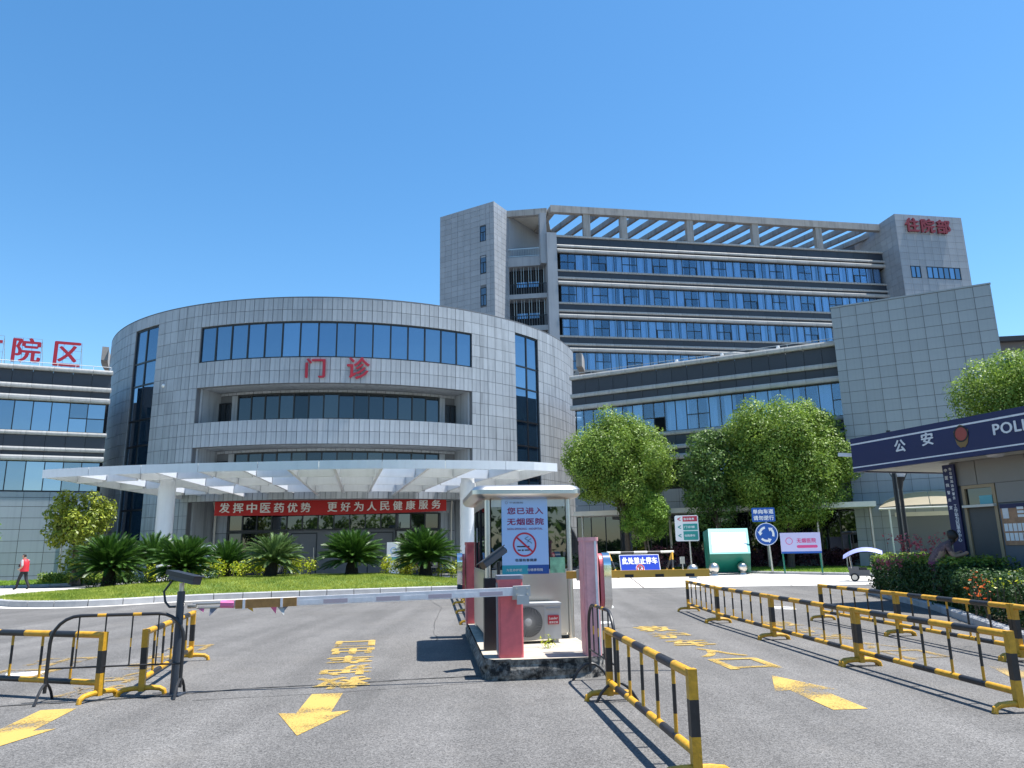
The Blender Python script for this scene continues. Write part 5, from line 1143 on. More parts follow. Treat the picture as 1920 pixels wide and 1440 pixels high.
# ================================================================== SIGNS on the right lawn
def sgn(px, Y): p = AT(px, 1060, Y); return p
p = sgn(1297, 43.6); t = thing('direction_sign', FR(p.x, p.y, .13, R(-14)), 'white post sign with one red and two teal direction panels', 'sign'); k_ = p.y/FPX
MB().tube([(.0, 0, 0), (-.03, 0, 1.75)], .05, 8).build('post', 'steel_brushed', t, smooth=True)
MB().prism(rr_poly(-.72, .62, -.74, .74, .1, n=4), 0, .05, T=Matrix.Translation((-.08, -.06, 2.45)) @ Matrix.Rotation(PI/2, 4, 'X')).build('board', 'white_paint', t)
for z, h, mn, s_ in ((2.98, .3, 'prohibit_red', '急诊急救'), (2.52, .36, 'sign_teal', '门诊楼'), (2.03, .5, 'sign_teal', '住院停车')):
    pnl = MB().box(-.34, .48, -.125, -.112, z-h/2, z+h/2).build('panel', mn, t); m_ = MB(); text(m_, s_, Matrix.Translation((.02, -.13, z)), .13, .6, bold=.04); m_.build('lettering', 'white_paint', pnl)
    m_ = MB(); text(m_, '◆' if False else '<', Matrix.Translation((-.55, -.118, z)), .2, .16, bold=.08); m_.build('direction_mark', 'prohibit_red' if mn == 'prohibit_red' else 'sign_teal', t)
# tilted green map board
p = sgn(1374, 41.2); t = thing('map_board', FR(p.x, p.y, .13, R(4)), 'angled green block with a white site map on its sloping face', 'map board')
W2 = 1.12
mb = MB(); pr = [(-.55, .0), (.55, .0), (.55, .1), (.1, 1.1), (-.55, 2.35), (-.62, 2.3)]
side = [(.12, 0), (-.62, 1.0), (.35, 2.35), (1.15, 2.2), (.9, 0)]
for x in (-W2, W2): mb.v += [(x+(.28-y*0)*(0), y, z) for y, z in side]
n = len(side)
# lean the whole block to the left at mid height as in a sheared cube
mb.v = [(x-.32*(1-abs(z-1.0)/1.35)*(1 if True else 0), y, z) for x, y, z in mb.v]
mb.f = [(i, (i+1) % n, n+(i+1) % n, n+i) for i in range(n)]+[tuple(range(n-1, -1, -1)), tuple(range(n, 2*n))]; mb.m = [0, 1, 0, 0, 0, 0, 0]; mb.build('block', ['board_green', 'board_mint'], t)
a, b, c, d = [Vector(mb.v[i]) for i in (1, n+1, n+2, 2)]; nn = (b-a).cross(d-a).normalized(); nn = nn if nn.y < 0 else -nn
def face(u, v, o): return tuple((a.lerp(b, u)).lerp(d.lerp(c, u), v)+nn*o)
pnl = MB().quad(face(.07, .06, .012), face(.93, .06, .012), face(.93, .84, .012), face(.07, .84, .012)).build('map_sheet', 'white_paint', t)
mb = MB()
for i in range(34):
    u, v = random.uniform(.14, .82), random.uniform(.14, .74); du, dv = random.uniform(.015, .06), random.uniform(.008, .03); mb.quad(face(u, v, .016), face(u+du, v, .016), face(u+du, v+dv, .016), face(u, v+dv, .016))
mb.build('map_drawing', 'ac_grille', pnl)
# roundabout sign
p = sgn(1447, 41.0); t = thing('roundabout_sign', FR(p.x, p.y, .13, R(-6)), 'blue round roundabout sign under a small blue plate on a post', 'traffic sign')
MB().tube([(.02, 0, 0), (-.12, 0, 3.4)], .06, 10).build('post', 'steel_brushed', t, smooth=True)
zc = 2.0; xc = -.14; T = Matrix.Translation((xc, -.08, zc)) @ Matrix.Rotation(PI/2, 4, 'X')
disc = MB().lathe([(0, .02), (.61, .02), (.61, 0), (0, 0)], n=40, T=T).build('disc', 'traffic_blue', t)
MB().lathe([(.565, .024), (.6, .024), (.6, .02), (.565, .02)], n=40, T=T).build('disc_border', 'white_paint', disc)
for q in range(3):
    a0 = R(100+120*q); mb = MB(); n = 8
    for i in range(n+1):
        aa = a0-R(62)*(i/n)*-1
        for r_ in (.3, .42): mb.v.append((xc+r_*math.cos(aa), -.108, zc+r_*math.sin(aa)))
    for i in range(n): mb.f.append((2*i, 2*i+1, 2*i+3, 2*i+2)); mb.m.append(0)
    ae = a0+R(62); at = a0+R(92); mb.quad((xc+.22*math.cos(ae), -.108, zc+.22*math.sin(ae)), (xc+.5*math.cos(ae), -.108, zc+.5*math.sin(ae)), (xc+.36*math.cos(at), -.108, zc+.36*math.sin(at))); mb.build('arrow', 'white_paint', disc)
pnl = MB().prism(rr_poly(-.62, .62, -.38, .38, .07, n=3), 0, .03, T=Matrix.Translation((xc-.08, -.06, 3.05)) @ Matrix.Rotation(PI/2, 4, 'X')).build('plate', 'traffic_blue', t)
m_ = MB(); text(m_, '单向车道', Matrix.Translation((xc-.08, -.1, 3.22)), .25, 1.08, bold=.04); m_.build('lettering', 'white_paint', pnl); m_ = MB(); text(m_, '请勿逆行', Matrix.Translation((xc-.08, -.1, 2.88)), .25, 1.08, bold=.04); m_.build('lettering', 'white_paint', pnl)
# lilac no-smoking board
p = sgn(1505, 38.6); t = thing('notice_board', FR(p.x, p.y, .13, R(-5)), 'low lilac notice board with pink print on two green posts', 'notice board')
for x in (-.93, .93): MB().tube([(x+.02, 0, 0), (x-.03, 0, 2.0)], .04, 8).build('post', 'board_green', t, smooth=True)
MB().box(-1.0, 1.0, -.08, -.03, .98, 2.02).build('board', 'lilac', t); MB().box(-1.0, 1.0, -.084, -.08, .98, 1.08).build('footer', 'traffic_blue', t)
m_ = MB(); text(m_, '无烟医院', Matrix.Translation((.28, -.085, 1.62)), .23, .95, bold=.035); m_.build('lettering', 'magenta', t); m_ = MB(); m_.prism(rr_poly(-.52, .52, -.07, .07, .065, n=3), 0, .004, T=Matrix.Translation((.3, -.081, 1.32)) @ Matrix.Rotation(PI/2, 4, 'X')); m_.build('pink_bar', 'magenta', t); m_ = MB(); m_.lathe([(.15, 0), (.18, 0), (.18, .004), (.15, .004)], n=24, T=Matrix.Translation((-.58, -.081, 1.6)) @ Matrix.Rotation(PI/2, 4, 'X')); m_.build('logo_ring', 'magenta', t)
p = sgn(1280, 43.2); t = thing('lawn_marker', FR(p.x, p.y, .13), 'small dark marker plate on a stake left of the direction sign', 'marker'); MB().box(-.14, .14, 0, .04, .45, .85).build('plate', 'steel_brushed', t); MB().box(-.03, .03, .0, .05, 0, .45).build('stake', 'steel_brushed', t)
# ================================================================== POLICE BOOTH
PT = math.atan2(-.947, .32); pO = AT(1597, 854, 20.9)
pf = FR(pO.x, pO.y, 0, PT); pb_ = thing('police_booth', pf, 'police booth with projecting navy sign canopy at the right edge', 'booth')
def onf(px, py, y=0.):
    nn = pf.to_3x3() @ Vector((0, -1, 0)); o_ = pf @ Vector((0, y, 0)); d = ray(px, py); return pf.inverted() @ (CAM+d*((o_-CAM).dot(nn)/d.dot(nn)))
zt_ = (onf(1597, 823).z); zb_ = onf(1601, 886).z; zt2 = onf(1915, 762).z; zb2 = onf(1915, 843).z
ZT = (zt_+zt2)/2; ZB = (zb_+zb2)/2; LX = 8.5
hh_ = ZT-ZB
fa = MB().box(0, LX, 0, .12, ZB, ZT).box(0, .12, .12, 3.4, ZB, ZT).build('fascia', 'police_blue', pb_)
for f0, f1 in ((.80, .845), (.115, .15)): MB().box(.0, LX, -.006, -.001, ZB+hh_*f0, ZB+hh_*f1).build('white_line', 'boom_white', fa)
MB().box(.12, LX, .12, 3.4, ZB+.03, ZB+.12).build('soffit', 'offwhite', pb_); MB().box(.12, LX, .12, 3.4, ZT-.15, ZT-.05).build('roof', 'panel_box', pb_)
for ch, px, py in (('公', 1688, 836), ('安', 1739, 823)): m_ = MB(); q = onf(px, py); text(m_, ch, Matrix.Translation((q.x, -.012, q.z)), hh_*.33, hh_*.36, bold=.05); m_.build('character', 'boom_white', fa)
m_ = MB()
q = onf(1893, 797); q2 = onf(1862, 806); text(m_, 'POLICE', Matrix.Translation((q2.x+hh_*.66, -.012, q2.z)), hh_*.26, hh_*1.3, bold=.045); m_.build('lettering', 'boom_white', fa)
q = onf(1803, 818); em = MB()
out = [(.0, .62), (.18, .56), (.3, .42), (.5, .3), (.46, -.05), (.36, -.4), (.14, -.6), (0, -.56)]; P = [(x, z) for x, z in out]+[(-x, z) for x, z in out[-2:0:-1]]
em.prism([(x*hh_*.42, z*hh_*.48) for x, z in P], 0, .008, T=Matrix.Translation((q.x, -.004, q.z)) @ Matrix.Rotation(PI/2, 4, 'X')); e_ = em.build('emblem', 'emblem_gold', fa)
MB().lathe([(0, .006), (hh_*.16, .004), (hh_*.17, 0)], n=24, T=Matrix.Translation((q.x, -.014, q.z+hh_*.06)) @ Matrix.Rotation(PI/2, 4, 'X')).build('emblem_centre', 'emblem_red', e_)
MB().lathe([(hh_*.17, .004), (hh_*.21, .003), (hh_*.21, 0)], n=24, T=Matrix.Translation((q.x, -.0135, q.z+hh_*.06)) @ Matrix.Rotation(PI/2, 4, 'X')).build('emblem_ring', 'hair', e_)
# booth wall set back under the canopy
YW = 1.0; q = onf(1792, 950, YW); XW = q.x
MB().box(XW, LX, YW+.05, 3.3, 0, ZB+.03).build('wall', 'booth_pillar', pb_)
qd0 = onf(1813, 960, YW).x; qd1 = onf(1869, 960, YW).x; zd = onf(1840, 912, YW).z; zs_ = onf(1840, 946, YW).z
for x0, x1, z0, z1, mn in ((XW-.02, qd0-.06, 0, 1.45, 'booth_pillar'), (XW-.02, qd0-.06, 1.46, zd, 'booth_pillar'), (XW-.02, (qd0+qd1)/2, zd+.06, ZB+.02, 'booth_wall'), ((qd0+qd1)/2+.01, qd1+.9, zd+.06, ZB+.02, 'booth_wall'), (qd1+.06, qd1+.95, zs_+.02, zd+.05, 'booth_wall'), (qd1+.06, qd1+.95, 0, zs_, 'booth_pillar'), (qd1+.97, LX, 0, ZB+.02, 'booth_pillar')): MB().box(x0+.006, x1-.006, YW, YW+.05, z0, z1).build('wall_panel', mn, pb_)
dr = MB().box(qd0-.05, qd0+.03, YW-.02, YW+.08, 0, zd+.05).box(qd1-.03, qd1+.05, YW-.02, YW+.08, 0, zd+.05).box(qd0+.03, qd1-.03, YW-.02, YW+.08, zd-.03, zd+.05).build('door_frame', 'door_frame', pb_)
MB().box(qd0+.03, qd1-.03, YW+.03, YW+.06, 0, zs_-.06).build('door', 'door_grey', pb_); MB().box(qd0-.02, qd1+.04, YW-.12, YW+.05, zs_-.06, zs_).build('transom_shelf', 'offwhite', pb_); MB().box(qd0+.03, qd1-.03, YW+.04, YW+.05, zs_, zd-.03).build('transom_window', 'glass_dark', pb_); MB().box((qd0+qd1)/2-.02, qd1-.08, YW+.02, YW+.035, zs_+.01, zs_+(zd-zs_)*.5).build('cyan_sheet', 'cyan_sheet', pb_)
MB().box(LX-.01, LX, .1, .11, 0, .1).build('post', 'booth_pillar', pb_)
for x in (XW-.25,): pass
MB().lathe([(0, 0), (.2, 0), (.16, -.05), (0, -.07)], c=(onf(1868, 862, .5).x, .5, ZB+.03), n=20).build('ceiling_lamp', 'boom_white', pb_, smooth=True)
# end camera on the fascia corner
t = thing('wall_camera', pf @ Matrix.Translation((-.02, .25, ZB+hh_*.55)), 'white bullet camera on the left end of the police sign', 'camera')
MB().box(-.06, -.001, -.08, .08, -.16, .16).build('mount', 'boom_white', t); MB().tube([(-.05, 0, -.04), (-.16, -.02, .0)], .03, 8).build('arm', 'boom_white', t); T = Matrix.Translation((-.3, -.16, .02)) @ Matrix.Rotation(R(28), 4, 'Z') @ Matrix.Rotation(R(8), 4, 'Y'); MB().box(-.2, .2, -.055, .055, -.05, .05, T=T).build('camera_body', 'boom_white', t)
# upright sign at the booth corner
qs = onf(1786, 960, YW-.12); t = thing('upright_sign', pf @ Matrix.Translation((XW+.02, YW-.1, 0)), 'tall navy upright sign with two columns of white characters by the booth door', 'sign')
zl = .55; zh = ZB-.02; MB().box(-.17, .17, 0, .05, zl, zh).build('board', 'police_blue', t)
for i, ch in enumerate('中医院警务室'): m_ = MB(); text(m_, ch, Matrix.Translation((-.075, -.004, zh-.14-.19*i)), .085, .085, bold=.04); m_.build('character', 'boom_white', t)
for i, ch in enumerate('市公安局治安警务工作站为民服务中心'): m_ = MB(); text(m_, ch, Matrix.Translation((.06, -.004, zh-.12-.105*i-(.1 if i > 7 else 0))), .075 if i < 9 else .1, .075 if i < 9 else .1, bold=.04); m_.build('character', 'boom_white', t)
# notice board on the booth wall
x0 = qd1+.12; z1 = onf(1888, 945, YW).z; z0 = onf(1892, 1022, YW).z; x1 = x0+.62
t = thing('police_notice', pf @ Matrix.Translation((0, YW-.03, 0)), 'brown wall notice with white cards and navy header right of the door', 'notice board')
MB().box(x0, x1, 0, .03, z0, z1-.1).build('board', 'notice_brown', t); MB().box(x0, x1, -.004, .03, z1-.1, z1).build('header', 'police_blue', t)
for r_ in range(2):
    for c_ in range(5): MB().box(x0+.04+c_*.112, x0+.13+c_*.112, -.006, -.001, z0+.1+r_*.22, z0+.28+r_*.22).build('card', 'white_paint', t)
MB().box(x0+.05, x0+.2, -.006, -.001, z0+.62, z0+.86).build('photo', 'boom_white', t)
for r_ in range(3): MB().box(x1-.2, x1-.04, -.006, -.001, z0+.64+.09*r_, z0+.7+.09*r_).build('card', 'white_paint', t)
t = tag(MB().box(qd1+.1, qd1+.9, YW-.16, YW-.03, .1, .42, T=pf).box(qd1+.1, qd1+.9, YW-.16, YW-.03, .44, .62, T=pf).build('post_box', 'lilac'), 'pale blue boxes stacked below the police notice', 'box')
# lamp posts behind the booth
for px, lamp, lab in ((1697, True, 'black lamp post with glass bowl right behind the police sign'), (1688, False, 'plain black post left of the bowl lamp')):
    b_ = AT(px+10, 1058, 27.0 if lamp else 24.0); t = thing('lamp_post', FR(b_.x, b_.y, 0), lab, 'street lamp'); hl = HZ(px, 892, b_) if lamp else 5.2
    MB().lathe([(.16, 0), (.16, .12), (.1, .2), (.075, .9), (.065, hl-.5 if lamp else hl)] + ([(.13, hl-.22), (.2, hl-.05)] if lamp else [(.065, hl+.01), (0, hl+.01)]), n=14).build('post', 'black_paint', t, smooth=True)
    if lamp:
        MB().lathe([(.0, hl-.12), (.17, hl-.06), (.26, hl+.12), (.28, hl+.3), (.2, hl+.4), (0, hl+.42)], n=18).build('glass_bowl', 'boom_white', t, smooth=True)
        for k in range(4): a = PI/4+k*PI/2; MB().tube([(.14*math.cos(a), .14*math.sin(a), hl-.2), (.3*math.cos(a), .3*math.sin(a), hl+.1), (.32*math.cos(a), .32*math.sin(a), hl+.35)], .014, 5).build('lamp_bracket', 'black_paint', t)
# ================================================================== VEGETATION
def tree(name, base, crown_c, rad, ncl, r0, r1, dens, size, mname, label, trunk_r=.14, stems=1, flat=1., lean=0., group='trees', extra=None, asp=.55, lump=.07):
    base = Vector(base); t = thing(name, Matrix.Translation(base), label, 'tree', group); cc = Vector(crown_c)-base
    for s in range(stems):
        off = Vector((random.uniform(-.2, .2)*(stems > 1), random.uniform(-.2, .2)*(stems > 1), 0)); top = Vector((cc.x*.6+random.uniform(-.4, .4)*(stems > 1), cc.y*.6, cc.z-rad[2]*.25))
        P = [off+(top-off)*f+Vector((math.sin(f*5+s)*.08, math.cos(f*4+s)*.06, 0)) for f in (0, .04, .2, .45, .7, 1)]; MB().tube(P, [trunk_r*1.5, trunk_r*1.1, trunk_r, trunk_r*.85, trunk_r*.65, trunk_r*.4], 9).build('trunk', 'bark', t, smooth=True)
        for k in range(5):
            a = random.uniform(0, 2*PI); f = random.uniform(.45, .85); p0 = off+(top-off)*f; e = Vector((cc.x+rad[0]*.7*math.cos(a), cc.y+rad[1]*.7*math.sin(a), cc.z+rad[2]*random.uniform(-.35, .5)))
            MB().tube([p0, p0.lerp(e, .5)+Vector((0, 0, .12*rad[2])), e], [trunk_r*.5, trunk_r*.32, trunk_r*.1], 6).build('limb', 'bark', t, smooth=True)
    cl = clumps(tuple(cc), rad, ncl, r0, r1, lump=lump)
    if extra: cl += [(x-base.x, y-base.y, z-base.z, r_) for x, y, z, r_ in extra]
    P, N = shell(cl, dens, flat); V, F = leafquads(P, N, size, asp, .5); arrays('crown', V, F, mname, t); return t
def crownpx(px, py, Y): p = AT(px, py, Y); return (p.x, p.y, p.z)
Yt = 47.3
c = crownpx(1160, 868, Yt); tree('camphor_tree', (c[0]+.3, Yt, .13), c, (3.15, 2.8, 2.7), 200, .5, .95, 800, .15, 'leaf_camphor', 'dense round camphor tree just right of the round building', .17)
c = crownpx(1208, 968, 46.0); tree('small_tree', (c[0], 46.0, .13), c, (1.4, 1.25, 1.35), 110, .3, .5, 1300, .115, 'leaf_round', 'small bright round-headed tree in front of the walkway', .06, stems=2)
c = crownpx(1330, 900, 46.2); tree('cherry_tree', (c[0]+.4, 46.2, .13), c, (1.7, 1.6, 3.0), 80, .35, .75, 480, .19, 'leaf_cone', 'darker open-crowned tree between the two big round trees', .1, stems=2)
c = crownpx(1474, 866, 45.4); tree('camphor_tree', (c[0]-.3, 45.4, .13), c, (3.65, 3.1, 3.9), 240, .5, 1.05, 720, .16, 'leaf_camphor', 'largest camphor tree, in front of the tiled block', .2)
c = crownpx(1905, 765, 27.); tree('camphor_tree', (c[0]+.2, 27., 0), c, (1.95, 1.8, 1.95), 130, .4, .7, 1200, .105, 'leaf_camphor', 'tree crown rising behind the police booth roof', .12)
c = crownpx(146, 972, 41.5); tree('magnolia_tree', (c[0]+.1, 41.5, .1), c, (1.5, 1.4, 1.6), 70, .32, .6, 420, .21, 'leaf_yellow', 'yellow-green bushy tree in front of the left wing', .09, stems=3, extra=[(c[0]+.5, 41.3, 1.7, .7), (c[0]-.2, 41.4, 1.4, .6), (c[0]+.2, 41.2, .8, .55), (c[0]+.9, 41.2, 2.3, .6)])
p = AT(-18, 1000, 38.); tree('garden_tree', (p.x-.6, 38., .1), (p.x-.4, 38., p.z), (.7, .7, .8), 16, .25, .45, 260, .2, 'leaf_round', 'twig of a green tree poking in at the left picture edge', .06)
# ---------------------------------------------------------------- cycads with separate fronds
def frond_mesh(L, droop, rise, nl, lw, name='frond', mname='frond'):
    mb = MB(); P = [Vector((0, 0, 0))]
    for i in range(1, nl+1): s = L/nl; a = rise-droop*(i/nl)**2; P.append(P[-1]+Vector((math.cos(a)*s, 0, math.sin(a)*s)))
    mb.tube(P[::4]+[P[-1]], [.014]*len(P[::4])+[.004], 4, caps=False)
    for i in range(3, nl+1):
        t = i/nl; l = lw*(math.sin(PI*min(1, .12+t*.83))**.5)+.02; d = (P[i]-P[i-1]).normalized(); up = Vector((-d.z, 0, d.x))
        for sd in (-1, 1):
            tip = P[i]+d*l*.85+Vector((0, sd*l*.62, 0))+up*l*.3; w_ = d*.02; mb.quad(P[i]-w_, P[i]+w_, tip)
    return mb.mesh(name, mname)
RISE = ((1.42, .35), (1.12, .55), (.78, .65), (.42, .7), (.02, .55))
FM = [frond_mesh(L_, dr_, ri_, 38, .17) for L_, (ri_, dr_) in zip((1.16, 1.22, 1.25, 1.2, 1.1), RISE)]
FMp = [frond_mesh(L_, dr_+.1, ri_, 38, .17, mname='frond_pale') for L_, (ri_, dr_) in zip((1.1, 1.2, 1.25, 1.2, 1.1), RISE)]
def mound_z(x, y):
    """height of the lawn mound at x, y"""
    best = None; e = lawn.data
    ok, loc, nrm, idx = lawn.ray_cast(Vector((x, y, 5)), Vector((0, 0, -1)))
    return loc.z if ok else .1
bpy.context.view_layer.update()
def cycad(px, Y, cy, k, nf, label, pale=False, trunk=True, tilt=0., full=False, low=False):
    q = AT(px, cy, Y); zb = mound_z(q.x, Y); z0 = q.z; t = thing('cycad', FR(q.x, Y, zb), label, 'cycad', 'cycads on the mound'); ht = max(.15, z0-zb)
    MB().tube([(tilt*.4, 0, -.05), (tilt*.2, 0, ht*.5), (0, 0, ht)], [.26*k, .22*k, .16*k], 12).build('trunk', 'cycad_trunk', t, smooth=True)
    for i in range(nf):
        f = i/nf; ring = 0 if f < .12 else 1 if f < .36 else 2 if f < .64 else 3 if f < (.9 if not low else .84) else 4
        a = i*2.39996+random.uniform(-.15, .15); s = k*random.uniform(.86, 1.1); o = ob('frond', (FMp if pale else FM)[ring], t)
        o.matrix_basis = Matrix.Translation((.05*math.cos(a)*k, .05*math.sin(a)*k, ht+random.uniform(-.06, .05))) @ Matrix.Rotation(a, 4, 'Z') @ Matrix.Rotation(random.gauss(0, .09), 4, 'Y') @ Matrix.Rotation(random.gauss(0, .2), 4, 'X') @ Matrix.Scale(s, 4)
cycad(206, 31.6, 1066, 1.2, 240, 'leftmost and biggest dark cycad on the mound', low=True)
cycad(342, 31.6, 1066, 1.14, 230, 'second dark cycad from the left, behind the pole camera', low=True)
cycad(284, 35.5, 1056, 1.2, 90, 'small cycad peeking between the two left cycads', low=True)
cycad(424, 36.2, 1062, 1.05, 120, 'low cycad half hidden left of the pale spiky one', low=True)
cycad(514, 33.8, 1054, 1.12, 130, 'pale spiky cycad on a thick leaning trunk', pale=True, tilt=-.5)
cycad(660, 34.8, 1052, 1.24, 200, 'upright green cycad in the middle of the mound')
cycad(798, 35.0, 1050, 1.26, 210, 'rightmost cycad, near the right canopy column', pale=False)
# ---------------------------------------------------------------- shrubs and hedges
def shrub(name, cl, dens, size, mname, label, group, cat='shrub', base=None, top=None, asp=.6, sr=.03):
    cx = sum(c[0] for c in cl)/len(cl); cy = sum(c[1] for c in cl)/len(cl); b = Vector((cx, cy, base if base is not None else min(c[2]-c[3] for c in cl))); t = thing(name, Matrix.Translation(b), label, cat, group)
    P, N = shell([(c[0]-b.x, c[1]-b.y, c[2]-b.z, c[3]) for c in cl], dens); k = P[:, 2] > -.02; P, N = P[k], N[k]; V, F = leafquads(P, N, size, asp)
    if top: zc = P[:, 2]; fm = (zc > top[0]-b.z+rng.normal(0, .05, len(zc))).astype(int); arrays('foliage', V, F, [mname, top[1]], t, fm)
    else: arrays('foliage', V, F, mname, t)
    for k_ in range(3):
        c = random.choice(cl); MB().tube([(c[0]-b.x, c[1]-b.y, -.05), (c[0]-b.x+random.uniform(-.1, .1), c[1]-b.y, (c[2]-b.z))], [sr, sr*.4], 5).build('stem', 'bark', t)
    return t
def gold(px, Y, wpx, lab, z=.0):
    q = AT(px, 1085, Y); w_ = wpx/FPX*Y/2; zb = mound_z(q.x, Y); cl = [(q.x+random.uniform(-w_, w_), Y+random.uniform(-.4, .4), zb+random.uniform(.15, .66)+z, random.uniform(.2, .36)) for _ in range(int(9+w_*9))]
    shrub('golden_shrub', cl, 800, .095, 'leaf_gold', lab, 'golden shrubs between the cycads', base=zb)
gold(392, 34.3, 62, 'golden shrub between second and third cycads'); gold(462, 34.6, 50, 'golden shrub left of the pale spiky cycad trunk'); gold(552, 34.9, 72, 'golden shrub right of the pale spiky cycad trunk'); gold(738, 35.6, 38, 'golden shrub right of the middle cycad'); gold(842, 35.2, 60, 'golden shrub at the right foot of the last cycad'); gold(772, 36.2, 44, 'golden shrub behind the rightmost cycad trunk'); gold(318, 33.2, 70, 'golden shrub low between the two dark left cycads')
def boxhedge(name, pts, w_, h, z0, mname, label, group, dens=900, size=.12, top=None, jit=.06, r_=.22, cat='hedge'):
    """clipped hedge following a polyline"""
    cl = []; pts = [Vector((*p, 0)) for p in pts]
    for a, b in zip(pts, pts[1:]):
        n = max(1, int((b-a).length/(r_*1.1))); d = (b-a).normalized(); nn = Vector((-d.y, d.x, 0)); m_ = max(1, int(w_/(r_*1.3))); hz = max(1, int(h/(r_*1.4)))
        for i in range(n):
            for j in range(m_+1):
                for k in range(hz+1):
                    if 0 < i < n-1 and 0 < j < m_ and k < hz: continue
                    p_ = a.lerp(b, (i+.5)/n)+nn*(w_*(j/m_-.5)); cl.append((p_.x+random.gauss(0, jit), p_.y+random.gauss(0, jit), z0+r_*.8+(h-r_*1.7)*k/hz+random.gauss(0, jit*.6), r_*random.uniform(.85, 1.15)))
    return shrub(name, cl, dens, size, mname, label, group, cat, base=z0, top=top)
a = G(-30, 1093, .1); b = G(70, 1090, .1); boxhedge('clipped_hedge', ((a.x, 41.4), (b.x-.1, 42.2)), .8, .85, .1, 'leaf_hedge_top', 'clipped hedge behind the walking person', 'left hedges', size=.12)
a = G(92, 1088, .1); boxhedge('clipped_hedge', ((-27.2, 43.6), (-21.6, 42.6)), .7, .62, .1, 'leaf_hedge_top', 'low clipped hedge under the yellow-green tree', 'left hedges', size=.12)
# purple shrubs on the right lawn
def purple(px, Y, wpx, hz, lab, n=26):
    q = AT(px, 1050, Y); w_ = wpx/FPX*Y/2; cl = [(q.x+random.uniform(-w_, w_)*.85, Y+random.uniform(-.5, .5), .13+random.uniform(.2, hz*.85), random.uniform(.25, .42)) for _ in range(n)]
    shrub('purple_shrub', cl, 800, .11, 'leaf_purple', lab, 'purple shrubs on the right lawn', base=.13)
purple(1262, 46.6, 78, 1.7, 'rounded purple shrub left of the direction sign', 34); purple(1318, 47.2, 40, 1.1, 'purple shrub right of the direction sign post'); purple(1425, 47.4, 60, 1.35, 'purple shrub behind the roundabout sign post'); purple(1468, 47.8, 60, 1.4, 'purple shrub left of the lilac notice board'); purple(1545, 46.9, 90, 1.05, 'long purple hedge behind the lilac notice board', 34); purple(1595, 46.4, 70, .95, 'purple hedge end near the covered tricycle', 26)
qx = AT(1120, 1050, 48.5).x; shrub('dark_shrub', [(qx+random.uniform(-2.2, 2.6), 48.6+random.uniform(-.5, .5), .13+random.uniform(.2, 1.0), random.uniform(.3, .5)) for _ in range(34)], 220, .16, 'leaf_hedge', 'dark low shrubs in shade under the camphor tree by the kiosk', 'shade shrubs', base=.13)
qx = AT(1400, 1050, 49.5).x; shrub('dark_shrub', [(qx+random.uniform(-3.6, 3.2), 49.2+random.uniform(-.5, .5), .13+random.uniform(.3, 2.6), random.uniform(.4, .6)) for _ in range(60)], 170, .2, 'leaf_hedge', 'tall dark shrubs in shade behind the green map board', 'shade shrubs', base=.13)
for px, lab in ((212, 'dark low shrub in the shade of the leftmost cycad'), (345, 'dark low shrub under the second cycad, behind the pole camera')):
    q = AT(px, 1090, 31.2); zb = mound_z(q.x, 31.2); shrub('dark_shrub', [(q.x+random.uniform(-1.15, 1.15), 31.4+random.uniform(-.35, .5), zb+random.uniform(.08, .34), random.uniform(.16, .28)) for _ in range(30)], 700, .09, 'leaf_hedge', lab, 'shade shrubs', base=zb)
# planted bed beside the police booth
bedp = [G(1628, 1112), G(1760, 1145), G(1925, 1206)]
bed = [(p.x, p.y) for p in bedp]+[(10.6, 9.6), (11.2, 13.5), (12.2, 21.5)]
m = MB(); m.v = [(x, y, .12) for x, y in bed]; m.f = [tuple(range(len(bed)))]; m.m = [0]; struct(m.build('planting_bed', 'soil'))
kerb_ring('bed_kerb', bed, .16, .16, length=.9)
h0 = bedp[0]; h1 = bedp[1]; dirv = (h1-h0).normalized(); inn = Vector((-dirv.y, dirv.x, 0))
if inn.x < 0: inn = -inn
A = h0+inn*.75+dirv*.35; B = h1+inn*.75+dirv*.8
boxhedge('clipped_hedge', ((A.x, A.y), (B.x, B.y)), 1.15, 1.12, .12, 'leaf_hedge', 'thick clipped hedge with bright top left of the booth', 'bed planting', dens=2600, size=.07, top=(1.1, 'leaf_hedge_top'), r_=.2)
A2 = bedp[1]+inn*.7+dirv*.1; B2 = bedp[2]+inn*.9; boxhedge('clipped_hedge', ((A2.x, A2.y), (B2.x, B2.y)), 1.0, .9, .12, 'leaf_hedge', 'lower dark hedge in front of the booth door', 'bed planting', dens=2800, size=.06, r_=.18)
q = G(1660, 1085); 
def spray(name, c, n, sz, mname, lab, spread, hgt, size=.09):
    cl = [(c[0]+random.gauss(0, spread[0]), c[1]+random.gauss(0, spread[1]), c[2]+random.uniform(0, hgt), random.uniform(.08, .17)) for _ in range(n)]; shrub(name, cl, 480 if mname == 'leaf_red' else 200, size, mname, lab, 'bed planting', base=c[2]-.3, sr=.007)
c = AT(1728, 1026, 19.6); spray('red_leaf_shrub', (c.x, c.y, c.z-.25), 30, 1, 'leaf_red', 'pink-red leaved shrub above the clipped hedge beside the bending person', (.36, .3), .55)
c = AT(1668, 1048, 20.5); spray('red_flowers', (c.x, c.y, c.z-.15), 12, 1, 'leaf_red', 'small red flowers on the far corner of the clipped hedge', (.28, .15), .16)
